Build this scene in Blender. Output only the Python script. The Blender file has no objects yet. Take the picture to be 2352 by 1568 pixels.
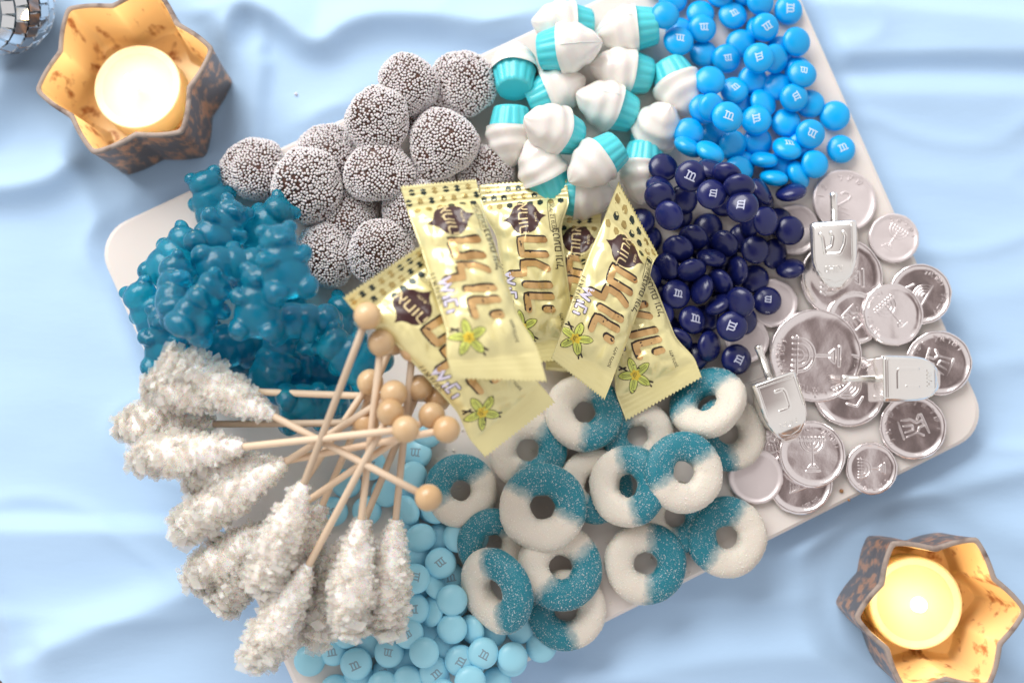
import bpy, bmesh, math, random
import numpy as np
from mathutils import Matrix, Vector, noise as mnoise

random.seed(7); rng = np.random.default_rng(7)
SC = bpy.context.scene
COL = SC.collection
S = 0.001                                   # meshes are authored in millimetres
PI = math.pi
R = math.radians

# ------------------------------------------------------------------ camera
FOC, DIST, TILT = 42.0, 558.0, R(6.2)
BOARD_Z = 15.0                              # top of the serving board, mm
cam_d = bpy.data.cameras.new('camera'); cam = bpy.data.objects.new('camera', cam_d); COL.objects.link(cam)
CAM = np.array([0.0, -DIST * math.sin(TILT), BOARD_Z + DIST * math.cos(TILT)])
cam.location = CAM * S; cam.rotation_euler = (TILT, 0, 0)
cam_d.lens = FOC; cam_d.sensor_width = 36; cam_d.clip_start = 0.01; cam_d.clip_end = 50
cam_d.dof.use_dof = True; cam_d.dof.focus_distance = (DIST - 31) * S; cam_d.dof.aperture_fstop = 3.4
SC.camera = cam

# ------------------------------------------------------------------ world and lamps
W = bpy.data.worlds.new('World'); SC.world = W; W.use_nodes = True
wn, wl = W.node_tree.nodes, W.node_tree.links
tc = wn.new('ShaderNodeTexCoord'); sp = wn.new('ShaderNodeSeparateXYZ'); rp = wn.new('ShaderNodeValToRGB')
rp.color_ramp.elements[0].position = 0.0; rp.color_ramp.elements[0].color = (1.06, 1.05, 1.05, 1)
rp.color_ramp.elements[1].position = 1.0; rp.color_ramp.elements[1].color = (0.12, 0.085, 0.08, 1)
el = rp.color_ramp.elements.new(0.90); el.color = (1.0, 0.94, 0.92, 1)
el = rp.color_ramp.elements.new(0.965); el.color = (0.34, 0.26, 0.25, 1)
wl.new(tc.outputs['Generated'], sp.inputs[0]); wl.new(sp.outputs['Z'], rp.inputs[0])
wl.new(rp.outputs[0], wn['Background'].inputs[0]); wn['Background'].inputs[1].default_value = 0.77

def area(name, loc, target, size, power, col):
    d = bpy.data.lights.new(name, 'AREA'); d.shape = 'RECTANGLE'; d.size, d.size_y = size; d.energy = power; d.color = col
    o = bpy.data.objects.new(name, d); COL.objects.link(o); o.location = loc
    o.rotation_euler = (Vector(target) - Vector(loc)).to_track_quat('-Z', 'Y').to_euler(); return o
area('window_light', (-0.75, 1.25, 1.15), (0, 0, 0), (1.5, 1.1), 40, (1.0, 0.985, 0.965))
vs = SC.view_settings
vs.view_transform = 'Standard'; vs.look = 'None'; vs.exposure = 0.0; vs.gamma = 1.0; vs.use_curve_mapping = False
cy = SC.cycles
cy.use_denoising = True; cy.max_bounces = 14; cy.transmission_bounces = 12; cy.transparent_max_bounces = 12
cy.diffuse_bounces = 5; cy.glossy_bounces = 5; cy.caustics_refractive = True; cy.caustics_reflective = False
cy.blur_glossy = 0.5; cy.sample_clamp_indirect = 6.0

# ------------------------------------------------------------------ pixel -> place (photo measured at 2352 x 1568)
CT, ST = math.cos(TILT), math.sin(TILT)
def at(px, py, z):
    dx = (px - 1176) / 2352 * 36 / FOC; dy = -(py - 784) / 2352 * 36 / FOC
    d = np.array([dx, dy * CT + ST, dy * ST - CT])
    t = (z - CAM[2]) / d[2]
    p = CAM + d * t
    return p[0], p[1]

# ------------------------------------------------------------------ materials
MATS = {}
def mat(name, col, rough=0.5, **kw):
    if name in MATS: return MATS[name]
    m = bpy.data.materials.new(name); m.use_nodes = True; b = m.node_tree.nodes['Principled BSDF']
    b.inputs['Base Color'].default_value = (*col, 1); b.inputs['Roughness'].default_value = rough
    names = dict(metal='Metallic', trans='Transmission Weight', ior='IOR', sss='Subsurface Weight', sssr='Subsurface Scale',
                 coat='Coat Weight', coatr='Coat Roughness', sheen='Sheen Weight', spec='Specular IOR Level', alpha='Alpha')
    for k, v in kw.items():
        if k in names: b.inputs[names[k]].default_value = v
    if 'radius' in kw: b.inputs['Subsurface Radius'].default_value = kw['radius']
    if 'emit' in kw:
        b.inputs['Emission Color'].default_value = (*kw['emit'][0], 1); b.inputs['Emission Strength'].default_value = kw['emit'][1]
    MATS[name] = m; m['b'] = 1
    return m
def bsdf(m): return m.node_tree.nodes['Principled BSDF']
def add_bump(m, scale, dist, strength=1.0, detail=3.0, kind='noise', coord='Object', stretch=None):
    n, l = m.node_tree.nodes, m.node_tree.links
    t = n.new('ShaderNodeTexCoord'); src = t.outputs[coord]
    if stretch:
        mp = n.new('ShaderNodeMapping'); mp.inputs['Scale'].default_value = stretch; l.new(src, mp.inputs[0]); src = mp.outputs[0]
    if kind == 'noise':
        x = n.new('ShaderNodeTexNoise'); x.inputs['Scale'].default_value = scale; x.inputs['Detail'].default_value = detail; out = x.outputs[0]
    else:
        x = n.new('ShaderNodeTexVoronoi'); x.inputs['Scale'].default_value = scale; out = x.outputs[0]
    l.new(src, x.inputs['Vector'])
    b = n.new('ShaderNodeBump'); b.inputs['Distance'].default_value = dist; b.inputs['Strength'].default_value = strength
    l.new(out, b.inputs['Height']); l.new(b.outputs[0], bsdf(m).inputs['Normal']); return m
def add_color_noise(m, c1, c2, scale, lo=0.4, hi=0.6, detail=4.0, stretch=None, coord='Object', rough=None, distort=0.0):
    n, l = m.node_tree.nodes, m.node_tree.links
    t = n.new('ShaderNodeTexCoord'); src = t.outputs[coord]
    if stretch:
        mp = n.new('ShaderNodeMapping'); mp.inputs['Scale'].default_value = stretch; l.new(src, mp.inputs[0]); src = mp.outputs[0]
    x = n.new('ShaderNodeTexNoise'); x.inputs['Scale'].default_value = scale; x.inputs['Detail'].default_value = detail
    x.inputs['Distortion'].default_value = distort
    l.new(src, x.inputs['Vector']); r = n.new('ShaderNodeValToRGB')
    r.color_ramp.elements[0].position = lo; r.color_ramp.elements[0].color = (*c1, 1)
    r.color_ramp.elements[1].position = hi; r.color_ramp.elements[1].color = (*c2, 1)
    l.new(x.outputs[0], r.inputs[0]); l.new(r.outputs[0], bsdf(m).inputs['Base Color'])
    if rough:
        rr = n.new('ShaderNodeMapRange'); rr.inputs['From Min'].default_value = lo; rr.inputs['From Max'].default_value = hi
        rr.inputs['To Min'].default_value, rr.inputs['To Max'].default_value = rough
        l.new(x.outputs[0], rr.inputs['Value']); l.new(rr.outputs[0], bsdf(m).inputs['Roughness'])
    return m

M_cloth = mat('pale_blue_satin', (0.45, 0.645, 0.885), 0.6, sheen=0.25, spec=0.2)
add_bump(M_cloth, 34, 0.0022, 0.28, 5, stretch=(0.6, 1.5, 1))
M_marble = mat('white_marble', (0.80, 0.74, 0.70), 0.28, sss=0.08, sssr=0.004)
add_color_noise(M_marble, (0.80, 0.74, 0.69), (0.72, 0.67, 0.64), 9, 0.35, 0.8, 8, distort=1.5)
M_wood_dark = mat('dark_table_wood', (0.12, 0.045, 0.03), 0.35)
M_nonp = mat('white_sugar_bead', (0.76, 0.725, 0.73), 0.40, sss=0.1, sssr=0.001)
M_choc = mat('milk_chocolate', (0.075, 0.028, 0.016), 0.45)
M_swirl = mat('white_gummy', (0.82, 0.785, 0.74), 0.26, sss=0.35, sssr=0.004, coat=0.3)
M_cup = mat('turquoise_gummy', (0.09, 0.63, 0.70), 0.30, sss=0.3, sssr=0.003, coat=0.1)
M_bb = mat('bright_blue_shell', (0.0, 0.40, 0.86), 0.28, coat=0.12, coatr=0.2)
M_nv = mat('navy_shell', (0.008, 0.013, 0.105), 0.25, coat=0.15, coatr=0.2)
M_lb = mat('light_blue_shell', (0.34, 0.71, 0.86), 0.34, coat=0.08, coatr=0.25)
for m_ in (M_bb, M_nv, M_lb): add_bump(m_, 260, 0.0002, 0.25, 2)
M_pw = mat('white_print', (0.55, 0.72, 0.88), 0.5)
M_pn = mat('pale_print_on_navy', (0.50, 0.53, 0.68), 0.5)
M_pg = mat('grey_print', (0.24, 0.36, 0.44), 0.5)
M_bear = mat('blue_gummy', (0.010, 0.38, 0.57), 0.24, trans=0.70, ior=1.35, sss=0.5, sssr=0.006, radius=(0.1, 0.7, 1.0), coat=0.2, coatr=0.15)
add_bump(M_bear, 500, 0.0004, 0.4, 2)
M_ringb = mat('blue_sugared_gummy', (0.008, 0.16, 0.26), 0.38, sss=0.25, sssr=0.003, radius=(0.1, 0.7, 1.0))
M_ringw = mat('white_sugared_gummy', (0.73, 0.67, 0.58), 0.55, sss=0.25, sssr=0.003)
add_bump(M_ringw, 1300, 0.0005, 0.45); add_bump(M_ringb, 1300, 0.0005, 0.7)
def two_tone(m):
    n, l = m.node_tree.nodes, m.node_tree.links; t = n.new('ShaderNodeTexCoord'); x = n.new('ShaderNodeSeparateXYZ'); ns = n.new('ShaderNodeTexNoise'); ns.inputs['Scale'].default_value = 260
    a = n.new('ShaderNodeMath'); a.operation = 'MULTIPLY_ADD'; a.inputs[1].default_value = 0.006; r_ = n.new('ShaderNodeMapRange'); r_.inputs['From Min'].default_value = 0.0015; r_.inputs['From Max'].default_value = 0.0072
    c = n.new('ShaderNodeMix'); c.data_type = 'RGBA'; c.inputs['A'].default_value = (0.73, 0.67, 0.58, 1); c.inputs['B'].default_value = (0.010, 0.20, 0.265, 1)
    l.new(t.outputs['Object'], x.inputs[0]); l.new(t.outputs['Object'], ns.inputs['Vector']); l.new(ns.outputs[0], a.inputs[0]); l.new(x.outputs['X'], a.inputs[2]); l.new(a.outputs[0], r_.inputs['Value'])
    l.new(r_.outputs[0], c.inputs['Factor']); l.new(c.outputs['Result'], bsdf(m).inputs['Base Color'])
two_tone(M_ringb); two_tone(M_ringw)
M_sugar = mat('sugar_grain', (0.72, 0.82, 0.85), 0.15, trans=0.35)
M_sugarw = mat('sugar_grain_white', (0.84, 0.79, 0.71), 0.35)
def sugar_mat(name, col, rough, clear):
    m = mat(name, col, rough, spec=0.7, sss=0.3, sssr=0.004); n, l = m.node_tree.nodes, m.node_tree.links
    t = n.new('ShaderNodeBsdfTransparent'); t.inputs[0].default_value = (0.97, 0.955, 0.93, 1); x = n.new('ShaderNodeMixShader'); x.inputs[0].default_value = clear
    l.new(bsdf(m).outputs[0], x.inputs[1]); l.new(t.outputs[0], x.inputs[2]); l.new(x.outputs[0], n['Material Output'].inputs['Surface']); return m
M_crys = sugar_mat('clear_rock_sugar', (0.98, 0.955, 0.93), 0.04, 0.78)
M_crysm = sugar_mat('milky_rock_sugar', (0.97, 0.935, 0.90), 0.08, 0.60)
def vary(m, amount):
    """each copy a little lighter or darker, as natural wood is"""
    n, l = m.node_tree.nodes, m.node_tree.links; inp = bsdf(m).inputs['Base Color']
    if inp.is_linked: src = inp.links[0].from_socket
    else: g = n.new('ShaderNodeRGB'); g.outputs[0].default_value = inp.default_value[:]; src = g.outputs[0]
    o = n.new('ShaderNodeObjectInfo'); h = n.new('ShaderNodeHueSaturation'); r_ = n.new('ShaderNodeMapRange'); r_.inputs['To Min'].default_value = 1 - amount; r_.inputs['To Max'].default_value = 1 + amount * 0.4
    l.new(o.outputs['Random'], r_.inputs['Value']); l.new(r_.outputs[0], h.inputs['Value']); l.new(src, h.inputs['Color']); l.new(h.outputs[0], inp)
M_core = mat('cloudy_rock_sugar', (0.97, 0.94, 0.905), 0.5, sss=0.5, sssr=0.004)
M_stick = mat('birch_stick', (0.72, 0.50, 0.34), 0.5); add_color_noise(M_stick, (0.82, 0.65, 0.48), (0.66, 0.46, 0.30), 90, 0.35, 0.75, 4, (0.08, 1, 1))
M_ball = mat('waxed_wood_ball', (0.72, 0.50, 0.28), 0.3, coat=0.25); add_color_noise(M_ball, (0.74, 0.53, 0.31), (0.62, 0.38, 0.18), 60, 0.3, 0.8, 3, (1, 0.15, 1))
vary(M_stick, 0.35); vary(M_ball, 0.22); vary(M_bb, 0.12); vary(M_nv, 0.25); vary(M_lb, 0.08)
M_wrap = mat('yellow_foil_wrapper', (0.84, 0.76, 0.38), 0.23, metal=0.2, spec=0.6, coat=0.2, coatr=0.12)
add_bump(M_wrap, 60, 0.0022, 0.5, 2)
M_hexd = mat('dark_foil_print', (0.03, 0.045, 0.04), 0.25, metal=0.3)
M_hexg = mat('gold_foil_print', (0.55, 0.42, 0.16), 0.22, metal=0.6)
M_badge = mat('brown_print', (0.055, 0.022, 0.022), 0.3)
M_goldt = mat('gold_lettering_print', (0.70, 0.45, 0.19), 0.24, metal=0.45)
add_color_noise(M_goldt, (0.72, 0.46, 0.20), (0.42, 0.21, 0.07), 40, 0.45, 0.62, 2)
M_cream = mat('cream_print', (0.82, 0.66, 0.36), 0.4)
M_blackt = mat('dark_brown_print', (0.025, 0.014, 0.012), 0.4)
M_violet = mat('pale_violet_print', (0.72, 0.68, 0.83), 0.4)
M_petal = mat('green_petal_print', (0.66, 0.72, 0.16), 0.4)
M_centre = mat('yellow_flower_print', (0.80, 0.58, 0.05), 0.4)
M_silver = mat('silver_foil', (0.90, 0.84, 0.84), 0.17, metal=0.95); add_bump(M_silver, 120, 0.0005, 0.35, 3)
M_silver2 = mat('matte_silver_foil', (0.78, 0.71, 0.71), 0.40, metal=0.5); add_bump(M_silver2, 200, 0.0004, 0.3, 3)
M_dreid = mat('silver_plated_plastic', (0.93, 0.91, 0.88), 0.14, metal=0.88)
M_dark_core = mat('disco_core', (0.35, 0.45, 0.52), 0.4, metal=0.5)
M_mirror = mat('mirror_tile', (0.78, 0.80, 0.82), 0.04, metal=1.0)
M_rim = mat('rough_glass_rim', (0.22, 0.18, 0.17), 0.65, spec=0.3); add_color_noise(M_rim, (0.36, 0.29, 0.25), (0.12, 0.08, 0.07), 130, 0.5, 0.72, 5); add_bump(M_rim, 400, 0.0005, 0.6)
M_out = mat('mercury_glass_painted_glow', (0.2, 0.12, 0.09), 0.42, metal=0.8)
add_color_noise(M_out, (0.25, 0.19, 0.165), (0.80, 0.38, 0.19), 210, 0.47, 0.62, 5, (1, 1, 0.45)); add_bump(M_out, 160, 0.0008, 0.4)  # orange speckles put candle glow through the wall into the colour
M_in = mat('gilded_mercury_lining', (0.9, 0.55, 0.2), 0.42, metal=0.35)
add_color_noise(M_in, (0.95, 0.72, 0.42), (0.42, 0.18, 0.08), 150, 0.56, 0.68, 6, (1, 1, 0.5))
M_wax = mat('cream_wax', (0.90, 0.84, 0.60), 0.35, sss=0.5, sssr=0.006)
M_pool = mat('molten_wax', (0.88, 0.81, 0.55), 0.25, sss=0.5, sssr=0.01, spec=0.2)
M_flame = mat('flame', (1, 0.9, 0.6), 0.5, emit=((1.0, 0.88, 0.62), 8))
M_wick = mat('wick', (0.05, 0.04, 0.03), 0.9)
M_crumb = mat('brown_crumb', (0.35, 0.17, 0.07), 0.8)

# ------------------------------------------------------------------ mesh helpers (mm)
def mk(name, v, f, smooth=True):
    me = bpy.data.meshes.new(name)
    me.from_pydata((np.asarray(v, float) * S).tolist(), [], [tuple(int(i) for i in q) for q in f])
    me.validate(); me.update()
    if smooth: me.polygons.foreach_set('use_smooth', [True] * len(me.polygons))
    return me
def obj(name, me, m, parent=None, loc=None, rot=None):
    o = bpy.data.objects.new(name, me); COL.objects.link(o)
    if m is not None and not me.materials: me.materials.append(m)
    if parent is not None: o.parent = parent
    if loc is not None: o.location = Vector(loc) * S
    if rot is not None:
        o.rotation_mode = 'QUATERNION'; o.rotation_quaternion = rot.to_quaternion()
    return o
def empty(name, loc=(0, 0, 0), rot=None):
    o = bpy.data.objects.new(name, None); COL.objects.link(o); o.empty_display_size = 0.01
    o.location = Vector(loc) * S
    if rot is not None:
        o.rotation_mode = 'QUATERNION'; o.rotation_quaternion = rot.to_quaternion()
    return o
def tag(o, label, cat, group=None, kind=None):
    if label: o['label'] = label
    if cat: o['category'] = cat
    if group: o['group'] = group
    if kind: o['kind'] = kind
    return o
def verts_of(me): 
    a = np.empty(len(me.vertices) * 3); me.vertices.foreach_get('co', a); return a.reshape(-1, 3) / S
def lathe(prof, n=32):
    v, f = [], []
    for r_, z_ in prof:
        for k in range(n):
            a = 2 * PI * k / n; v.append((r_ * math.cos(a), r_ * math.sin(a), z_))
    for i in range(len(prof) - 1):
        for k in range(n):
            k2 = (k + 1) % n; f.append((i * n + k, i * n + k2, (i + 1) * n + k2, (i + 1) * n + k))
    return v, f
def ico(sub):
    bm = bmesh.new(); bmesh.ops.create_icosphere(bm, subdivisions=sub, radius=1.0)
    v = np.array([p.co[:] for p in bm.verts]); f = [[p.index for p in q.verts] for q in bm.faces]; bm.free(); return v, f
def scatter(base_v, base_f, mats4):
    """many copies of a small shape in one vertex list; mats4: list of (3x3, loc)"""
    bv = np.asarray(base_v); n = len(bv); V = []; F = []
    for i, (m3, loc) in enumerate(mats4):
        V.append(bv @ np.asarray(m3).T + np.asarray(loc)); F += [[q + i * n for q in ff] for ff in base_f]
    return np.concatenate(V), F
def rand_rot():
    q = rng.normal(size=4); q /= np.linalg.norm(q)
    return np.array(Matrix.Rotation(0, 3, 'X')) if False else np.array(__import__('mathutils').Quaternion(q).to_matrix())
def rz(a): return Matrix.Rotation(a, 3, 'Z')
def raxis(a, t): return Matrix.Rotation(t, 3, Vector((math.cos(a), math.sin(a), 0)))

# flat strokes: list of polylines -> strip quads in the plane, with rounded ends
def stroke2(pts, w, step=1.2, taper=None):
    P = [np.array(p, float) for p in pts]; Q = [P[0]]
    for a, b in zip(P[:-1], P[1:]):
        n = max(1, int(np.linalg.norm(b - a) / step))
        for k in range(1, n + 1): Q.append(a + (b - a) * k / n)
    v, f = [], []; N = len(Q)
    for i, p in enumerate(Q):
        t = (Q[min(i + 1, N - 1)] - Q[max(i - 1, 0)]); t /= (np.linalg.norm(t) + 1e-9); nn = np.array([-t[1], t[0]])
        ww = w / 2 * (1 if taper is None else taper(i / max(1, N - 1)))
        v += [p + nn * ww, p, p - nn * ww]
        if i: 
            b0 = 3 * (i - 1); f += [(b0, b0 + 3, b0 + 4, b0 + 1), (b0 + 1, b0 + 4, b0 + 5, b0 + 2)]
    for end, s_ in ((0, -1), (N - 1, 1)):                      # round caps
        p = Q[end]; t = Q[min(1, N - 1)] - Q[0] if end == 0 else Q[-1] - Q[-2]; t = t / (np.linalg.norm(t) + 1e-9) * s_; nn = np.array([-t[1], t[0]])
        c0 = len(v); v.append(p); m = 6; ww = w / 2 * (1 if taper is None else taper(end / max(1, N - 1)))
        for k in range(m + 1):
            a = PI * k / m; v.append(p + (nn * math.cos(a) + t * math.sin(a)) * ww)
        for k in range(m): f.append((c0, c0 + 2 + k, c0 + 1 + k) if s_ < 0 else (c0, c0 + 2 + k, c0 + 1 + k))
    return [(a[0], a[1]) for a in v], f
def strokes2(list_pts, w, **kw):
    V, F, L = [], [], []
    for i, p in enumerate(list_pts):
        v, f = stroke2(p, w, **kw); o = len(V); V += v; L += [i] * len(v); F += [tuple(q + o for q in ff) for ff in f]
    return V, F, L
def raised(list_pts, w, h, z0=0.0, step=0.8):
    """embossed strokes: a rounded ridge of height h"""
    V, F, L = strokes2(list_pts, w, step=step)
    out = []
    Vn = np.array(V); 
    for i, p in enumerate(V): out.append((p[0], p[1], z0))
    # every strip row is (left, mid, right): lift the middles; caps share their centre
    k = 0
    V2 = []
    for pts in list_pts:
        v, f = stroke2(pts, w, step=step); rows = 0
        ncap = 2 * 8
        nstrip = len(v) - ncap
        for j, p in enumerate(v):
            if j < nstrip: V2.append((p[0], p[1], z0 + (h if j % 3 == 1 else 0)))
            else: V2.append((p[0], p[1], z0 + (h if (j - nstrip) % 8 == 0 else 0)))
    return V2, F
def fill2(poly, maxlen=2.0):
    bm = bmesh.new(); vs_ = [bm.verts.new((p[0], p[1], 0)) for p in poly]; bm.faces.new(vs_)
    return finish2(bm, maxlen)
def finish2(bm, maxlen):
    bmesh.ops.triangulate(bm, faces=bm.faces[:])
    for _ in range(6):
        e = [x for x in bm.edges if x.calc_length() > maxlen]
        if not e: break
        bmesh.ops.subdivide_edges(bm, edges=e, cuts=1); bmesh.ops.triangulate(bm, faces=[q for q in bm.faces if len(q.verts) > 3])
    bm.verts.index_update()
    v = [(p.co.x, p.co.y) for p in bm.verts]; f = [[p.index for p in q.verts] for q in bm.faces]; bm.free(); return v, f
_tc = {}
def text_data(s, extrude=0.0, bevel=0.0):
    """outline of a line of text, 1 unit high capitals, centred; Hebrew strings are given in visual (left to right) order"""
    key = (s, extrude, bevel)
    if key in _tc: return _tc[key]
    c = bpy.data.curves.new('t', 'FONT'); c.body = s; c.size = 1.4; c.extrude = extrude; c.bevel_depth = bevel; c.align_x = 'CENTER'; c.resolution_u = 3
    o = bpy.data.objects.new('t', c); COL.objects.link(o); dg = bpy.context.evaluated_depsgraph_get()
    me = bpy.data.meshes.new_from_object(o.evaluated_get(dg)); v = np.array([p.co[:] for p in me.vertices]); f = [list(p.vertices) for p in me.polygons]
    bpy.data.objects.remove(o); bpy.data.curves.remove(c); bpy.data.meshes.remove(me)
    if len(v): v[:, 1] -= (v[:, 1].min() + v[:, 1].max()) / 2
    _tc[key] = (v, f); return v, f
def text2(s, size, cx, cy, maxlen=2.0):
    v, f = text_data(s); bm = bmesh.new(); vv = [bm.verts.new((p[0] * size + cx, p[1] * size + cy, 0)) for p in v]
    for q in f:
        try: bm.faces.new([vv[i] for i in q])
        except ValueError: pass
    return finish2(bm, maxlen)
def merge(parts):
    V, F = [], []
    for v, f in parts: o = len(V); V += [tuple(p) for p in v]; F += [tuple(q + o for q in ff) for ff in f]
    return V, F

# ------------------------------------------------------------------ height field used to let things come to rest
GX0, GY0, GNX, GNY = -330.0, -260.0, 660, 520
HM = np.zeros((GNY, GNX))
def cells(x, y):
    return np.clip(((y - GY0)).astype(int), 0, GNY - 1), np.clip(((x - GX0)).astype(int), 0, GNX - 1)
def rest(P, px, py, q=0.97):
    z = BOARD_Z + 8
    for _ in range(5):
        x, y = at(px, py, z); iy, ix = cells(P[:, 0] + x, P[:, 1] + y)
        z = float(np.quantile(HM[iy, ix] - P[:, 2], q))
    return x, y, z
def stamp(P, x, y, z):
    iy, ix = cells(P[:, 0] + x, P[:, 1] + y); np.maximum.at(HM, (iy, ix), P[:, 2] + z)
def settle(V, rot, px, py, q=0.97, tilts=(0,), axis_a=0.0):
    """lowest rest over small extra tilts about two level axes (axis_a and across it)"""
    best = None
    for a in tilts:
        for b in tilts:
            r_ = raxis(axis_a, R(a)) @ raxis(axis_a + PI / 2, R(b)) @ rot; P = V @ np.array(r_).T
            x, y, z = rest(P, px, py, q); c = z + 0.02 * (abs(a) + abs(b))
            if best is None or c < best[0]: best = (c, x, y, z, r_, P)
    _, x, y, z, r_, P = best
    stamp(P, x, y, z); return (x, y, z), r_

ORD = ['first', 'second', 'third', 'fourth', 'fifth', 'sixth', 'seventh', 'eighth', 'ninth', 'tenth', 'eleventh', 'twelfth']
def row_places(pts, per=6):
    """a place phrase for every point: rows from the top of the photo, then counted from the left"""
    idx = sorted(range(len(pts)), key=lambda i: pts[i][1]); out = [None] * len(pts); nr = math.ceil(len(pts) / per)
    for r_ in range(nr):
        row = sorted(idx[r_ * per:(r_ + 1) * per], key=lambda i: pts[i][0])
        for k, i in enumerate(row): out[i] = f'{ORD[k]} from left, {ORD[r_]} row down'
    return out

# ================================================================== SETTING
# table
tv, tf = [(-500, -400, -30), (500, -400, -30), (500, 400, -30), (-500, 400, -30), (-500, -400, -9), (500, -400, -9), (500, 400, -9), (-500, 400, -9)], [(3, 2, 1, 0), (4, 5, 6, 7), (0, 1, 5, 4), (1, 2, 6, 5), (2, 3, 7, 6), (3, 0, 4, 7)]
tag(obj('tabletop', mk('tabletop', tv, tf, False), M_wood_dark), None, None, kind='structure')

# board outline
BC = [at(*p, BOARD_Z)[:2] for p in ((208, 540), (1762, -186), (2280, 985), (752, 1752))]
BC = [np.array(p) for p in BC]
def rounded(poly, rad, n=8):
    out = []
    for i in range(len(poly)):
        p, a, b = poly[i], poly[i - 1], poly[(i + 1) % len(poly)]
        u = (a - p) / np.linalg.norm(a - p); w = (b - p) / np.linalg.norm(b - p)
        half = math.acos(np.clip(np.dot(u, w), -1, 1)) / 2; d = rad / math.tan(half); c = p + (u + w) / np.linalg.norm(u + w) * rad / math.sin(half)
        a0 = math.atan2(*(p + u * d - c)[::-1]); a1 = math.atan2(*(p + w * d - c)[::-1]); da = (a1 - a0 + PI) % (2 * PI) - PI
        for k in range(n + 1): out.append(c + rad * np.array([math.cos(a0 + da * k / n), math.sin(a0 + da * k / n)]))
    return out
def inside(poly, X, Y):
    r_ = np.zeros(X.shape, bool); n = len(poly)
    for i in range(n):
        x1, y1 = poly[i]; x2, y2 = poly[(i + 1) % n]
        c = ((y1 > Y) != (y2 > Y)) & (X < (x2 - x1) * (Y - y1) / (y2 - y1 + 1e-12) + x1); r_ ^= c
    return r_
out_b = rounded(BC, 17)
cen = sum(BC) / 4
prof = [(-3.0, 0.0), (-0.8, 0.8), (0, 3.0), (0, 11.5), (-0.9, 14.0), (-3.0, 15.0)]
bv, bf = [], []; nb = len(out_b)
for d, z in prof:
    for p in out_b:
        q = p - cen; L_ = np.linalg.norm(q); bv.append((*(cen + q * (L_ + d) / L_), z))
for i in range(len(prof) - 1):
    for k in range(nb): bf.append((i * nb + k, i * nb + (k + 1) % nb, (i + 1) * nb + (k + 1) % nb, (i + 1) * nb + k))
bf.append(tuple(range((len(prof) - 1) * nb, len(prof) * nb))); bf.append(tuple(range(nb - 1, -1, -1)))
if (BC[1] - BC[0])[0] * (BC[2] - BC[1])[1] - (BC[1] - BC[0])[1] * (BC[2] - BC[1])[0] < 0: bf = [tuple(reversed(q)) for q in bf]
bmsh = mk('board', bv, bf, False)
board = obj('serving_board', bmsh, M_marble)
tag(board, 'white marble serving board with rounded corners under all the sweets', 'serving board')
gx, gy = np.meshgrid(GX0 + np.arange(GNX) + 0.5, GY0 + np.arange(GNY) + 0.5)
HM[inside([tuple(p) for p in out_b], gx, gy)] = BOARD_Z

# cloth: soft folds laid along the lines where the photo shows them
def polyd(px, X, Y):
    for _ in range(3):                                   # round the corners of the line
        q = [px[0]]
        for a, b in zip(px[:-1], px[1:]): q += [(0.75 * a[0] + 0.25 * b[0], 0.75 * a[1] + 0.25 * b[1]), (0.25 * a[0] + 0.75 * b[0], 0.25 * a[1] + 0.75 * b[1])]
        px = q + [px[-1]]
    P = [at(a, b, 0) for a, b in px]; best = np.full(X.shape, 1e9); sgn = np.zeros(X.shape)
    for (x1, y1), (x2, y2) in zip(P[:-1], P[1:]):
        dx, dy = x2 - x1, y2 - y1; t = np.clip(((X - x1) * dx + (Y - y1) * dy) / (dx * dx + dy * dy), 0, 1)
        d = np.hypot(X - x1 - t * dx, Y - y1 - t * dy); s_ = np.sign((X - x1) * dy - (Y - y1) * dx)
        m = d < best; best = np.where(m, d, best); sgn = np.where(m, s_, sgn)
    return best, sgn
FOLDS = [  # pixels, height, width on the right of travel, width on the left
    ([(500, 190), (520, 70), (565, 15), (640, 45), (735, 128), (800, 62), (920, 42), (1250, 85), (1500, 80)], 9, 7, 16),
    ([(606, 150), (588, 260), (590, 420)], 4, 18, 4),
    ([(1700, 10), (1960, 20), (2352, 62), (2600, 70)], 7, 20, 9),
    ([(1880, 148), (2100, 134), (2352, 140), (2600, 140)], 6, 4, 22),
    ([(1900, 215), (2352, 225), (2600, 225)], 5, 18, 10),
    ([(-200, 1206), (250, 1212), (620, 1222)], 5, 22, 3.5),
    ([(120, 1480), (330, 1400), (470, 1345), (640, 1240)], 8, 16, 9),
    ([(40, 0), (70, 120), (-60, 330)], 7, 9, 12),
    ([(215, 250), (195, 380), (120, 432), (-100, 452)], 8, 12, 7),
    ([(190, 400), (255, 600), (330, 840), (380, 960)], 4, 14, 10),
    ([(1300, 1580), (1700, 1490), (2050, 1505)], 5, 14, 10),
    ([(1830, 1255), (2050, 1150), (2352, 1075), (2600, 1040)], 5, 9, 18),
    ([(2150, 700), (2352, 660), (2600, 640)], 2.5, 16, 16),
    ([(2180, 860), (2352, 820), (2600, 830)], 2.5, 8, 14),
    ([(1950, 1500), (2352, 1545), (2600, 1560)], 4, 10, 8),
    ([(820, 250), (700, 330), (640, 420)], 3, 16, 10),
]
NXC, NYC = 330, 240
xs = np.linspace(-330, 330, NXC); ys = np.linspace(-250, 250, NYC); CX, CY = np.meshgrid(xs, ys)
CZ = np.zeros_like(CX)
for px, h, wr, wl_ in FOLDS:
    d, s_ = polyd(px, CX, CY); w_ = np.where(s_ > 0, wr, wl_); CZ += 1.2 * h * np.exp(-(d / (0.85 * w_)) ** 1.5)
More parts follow.
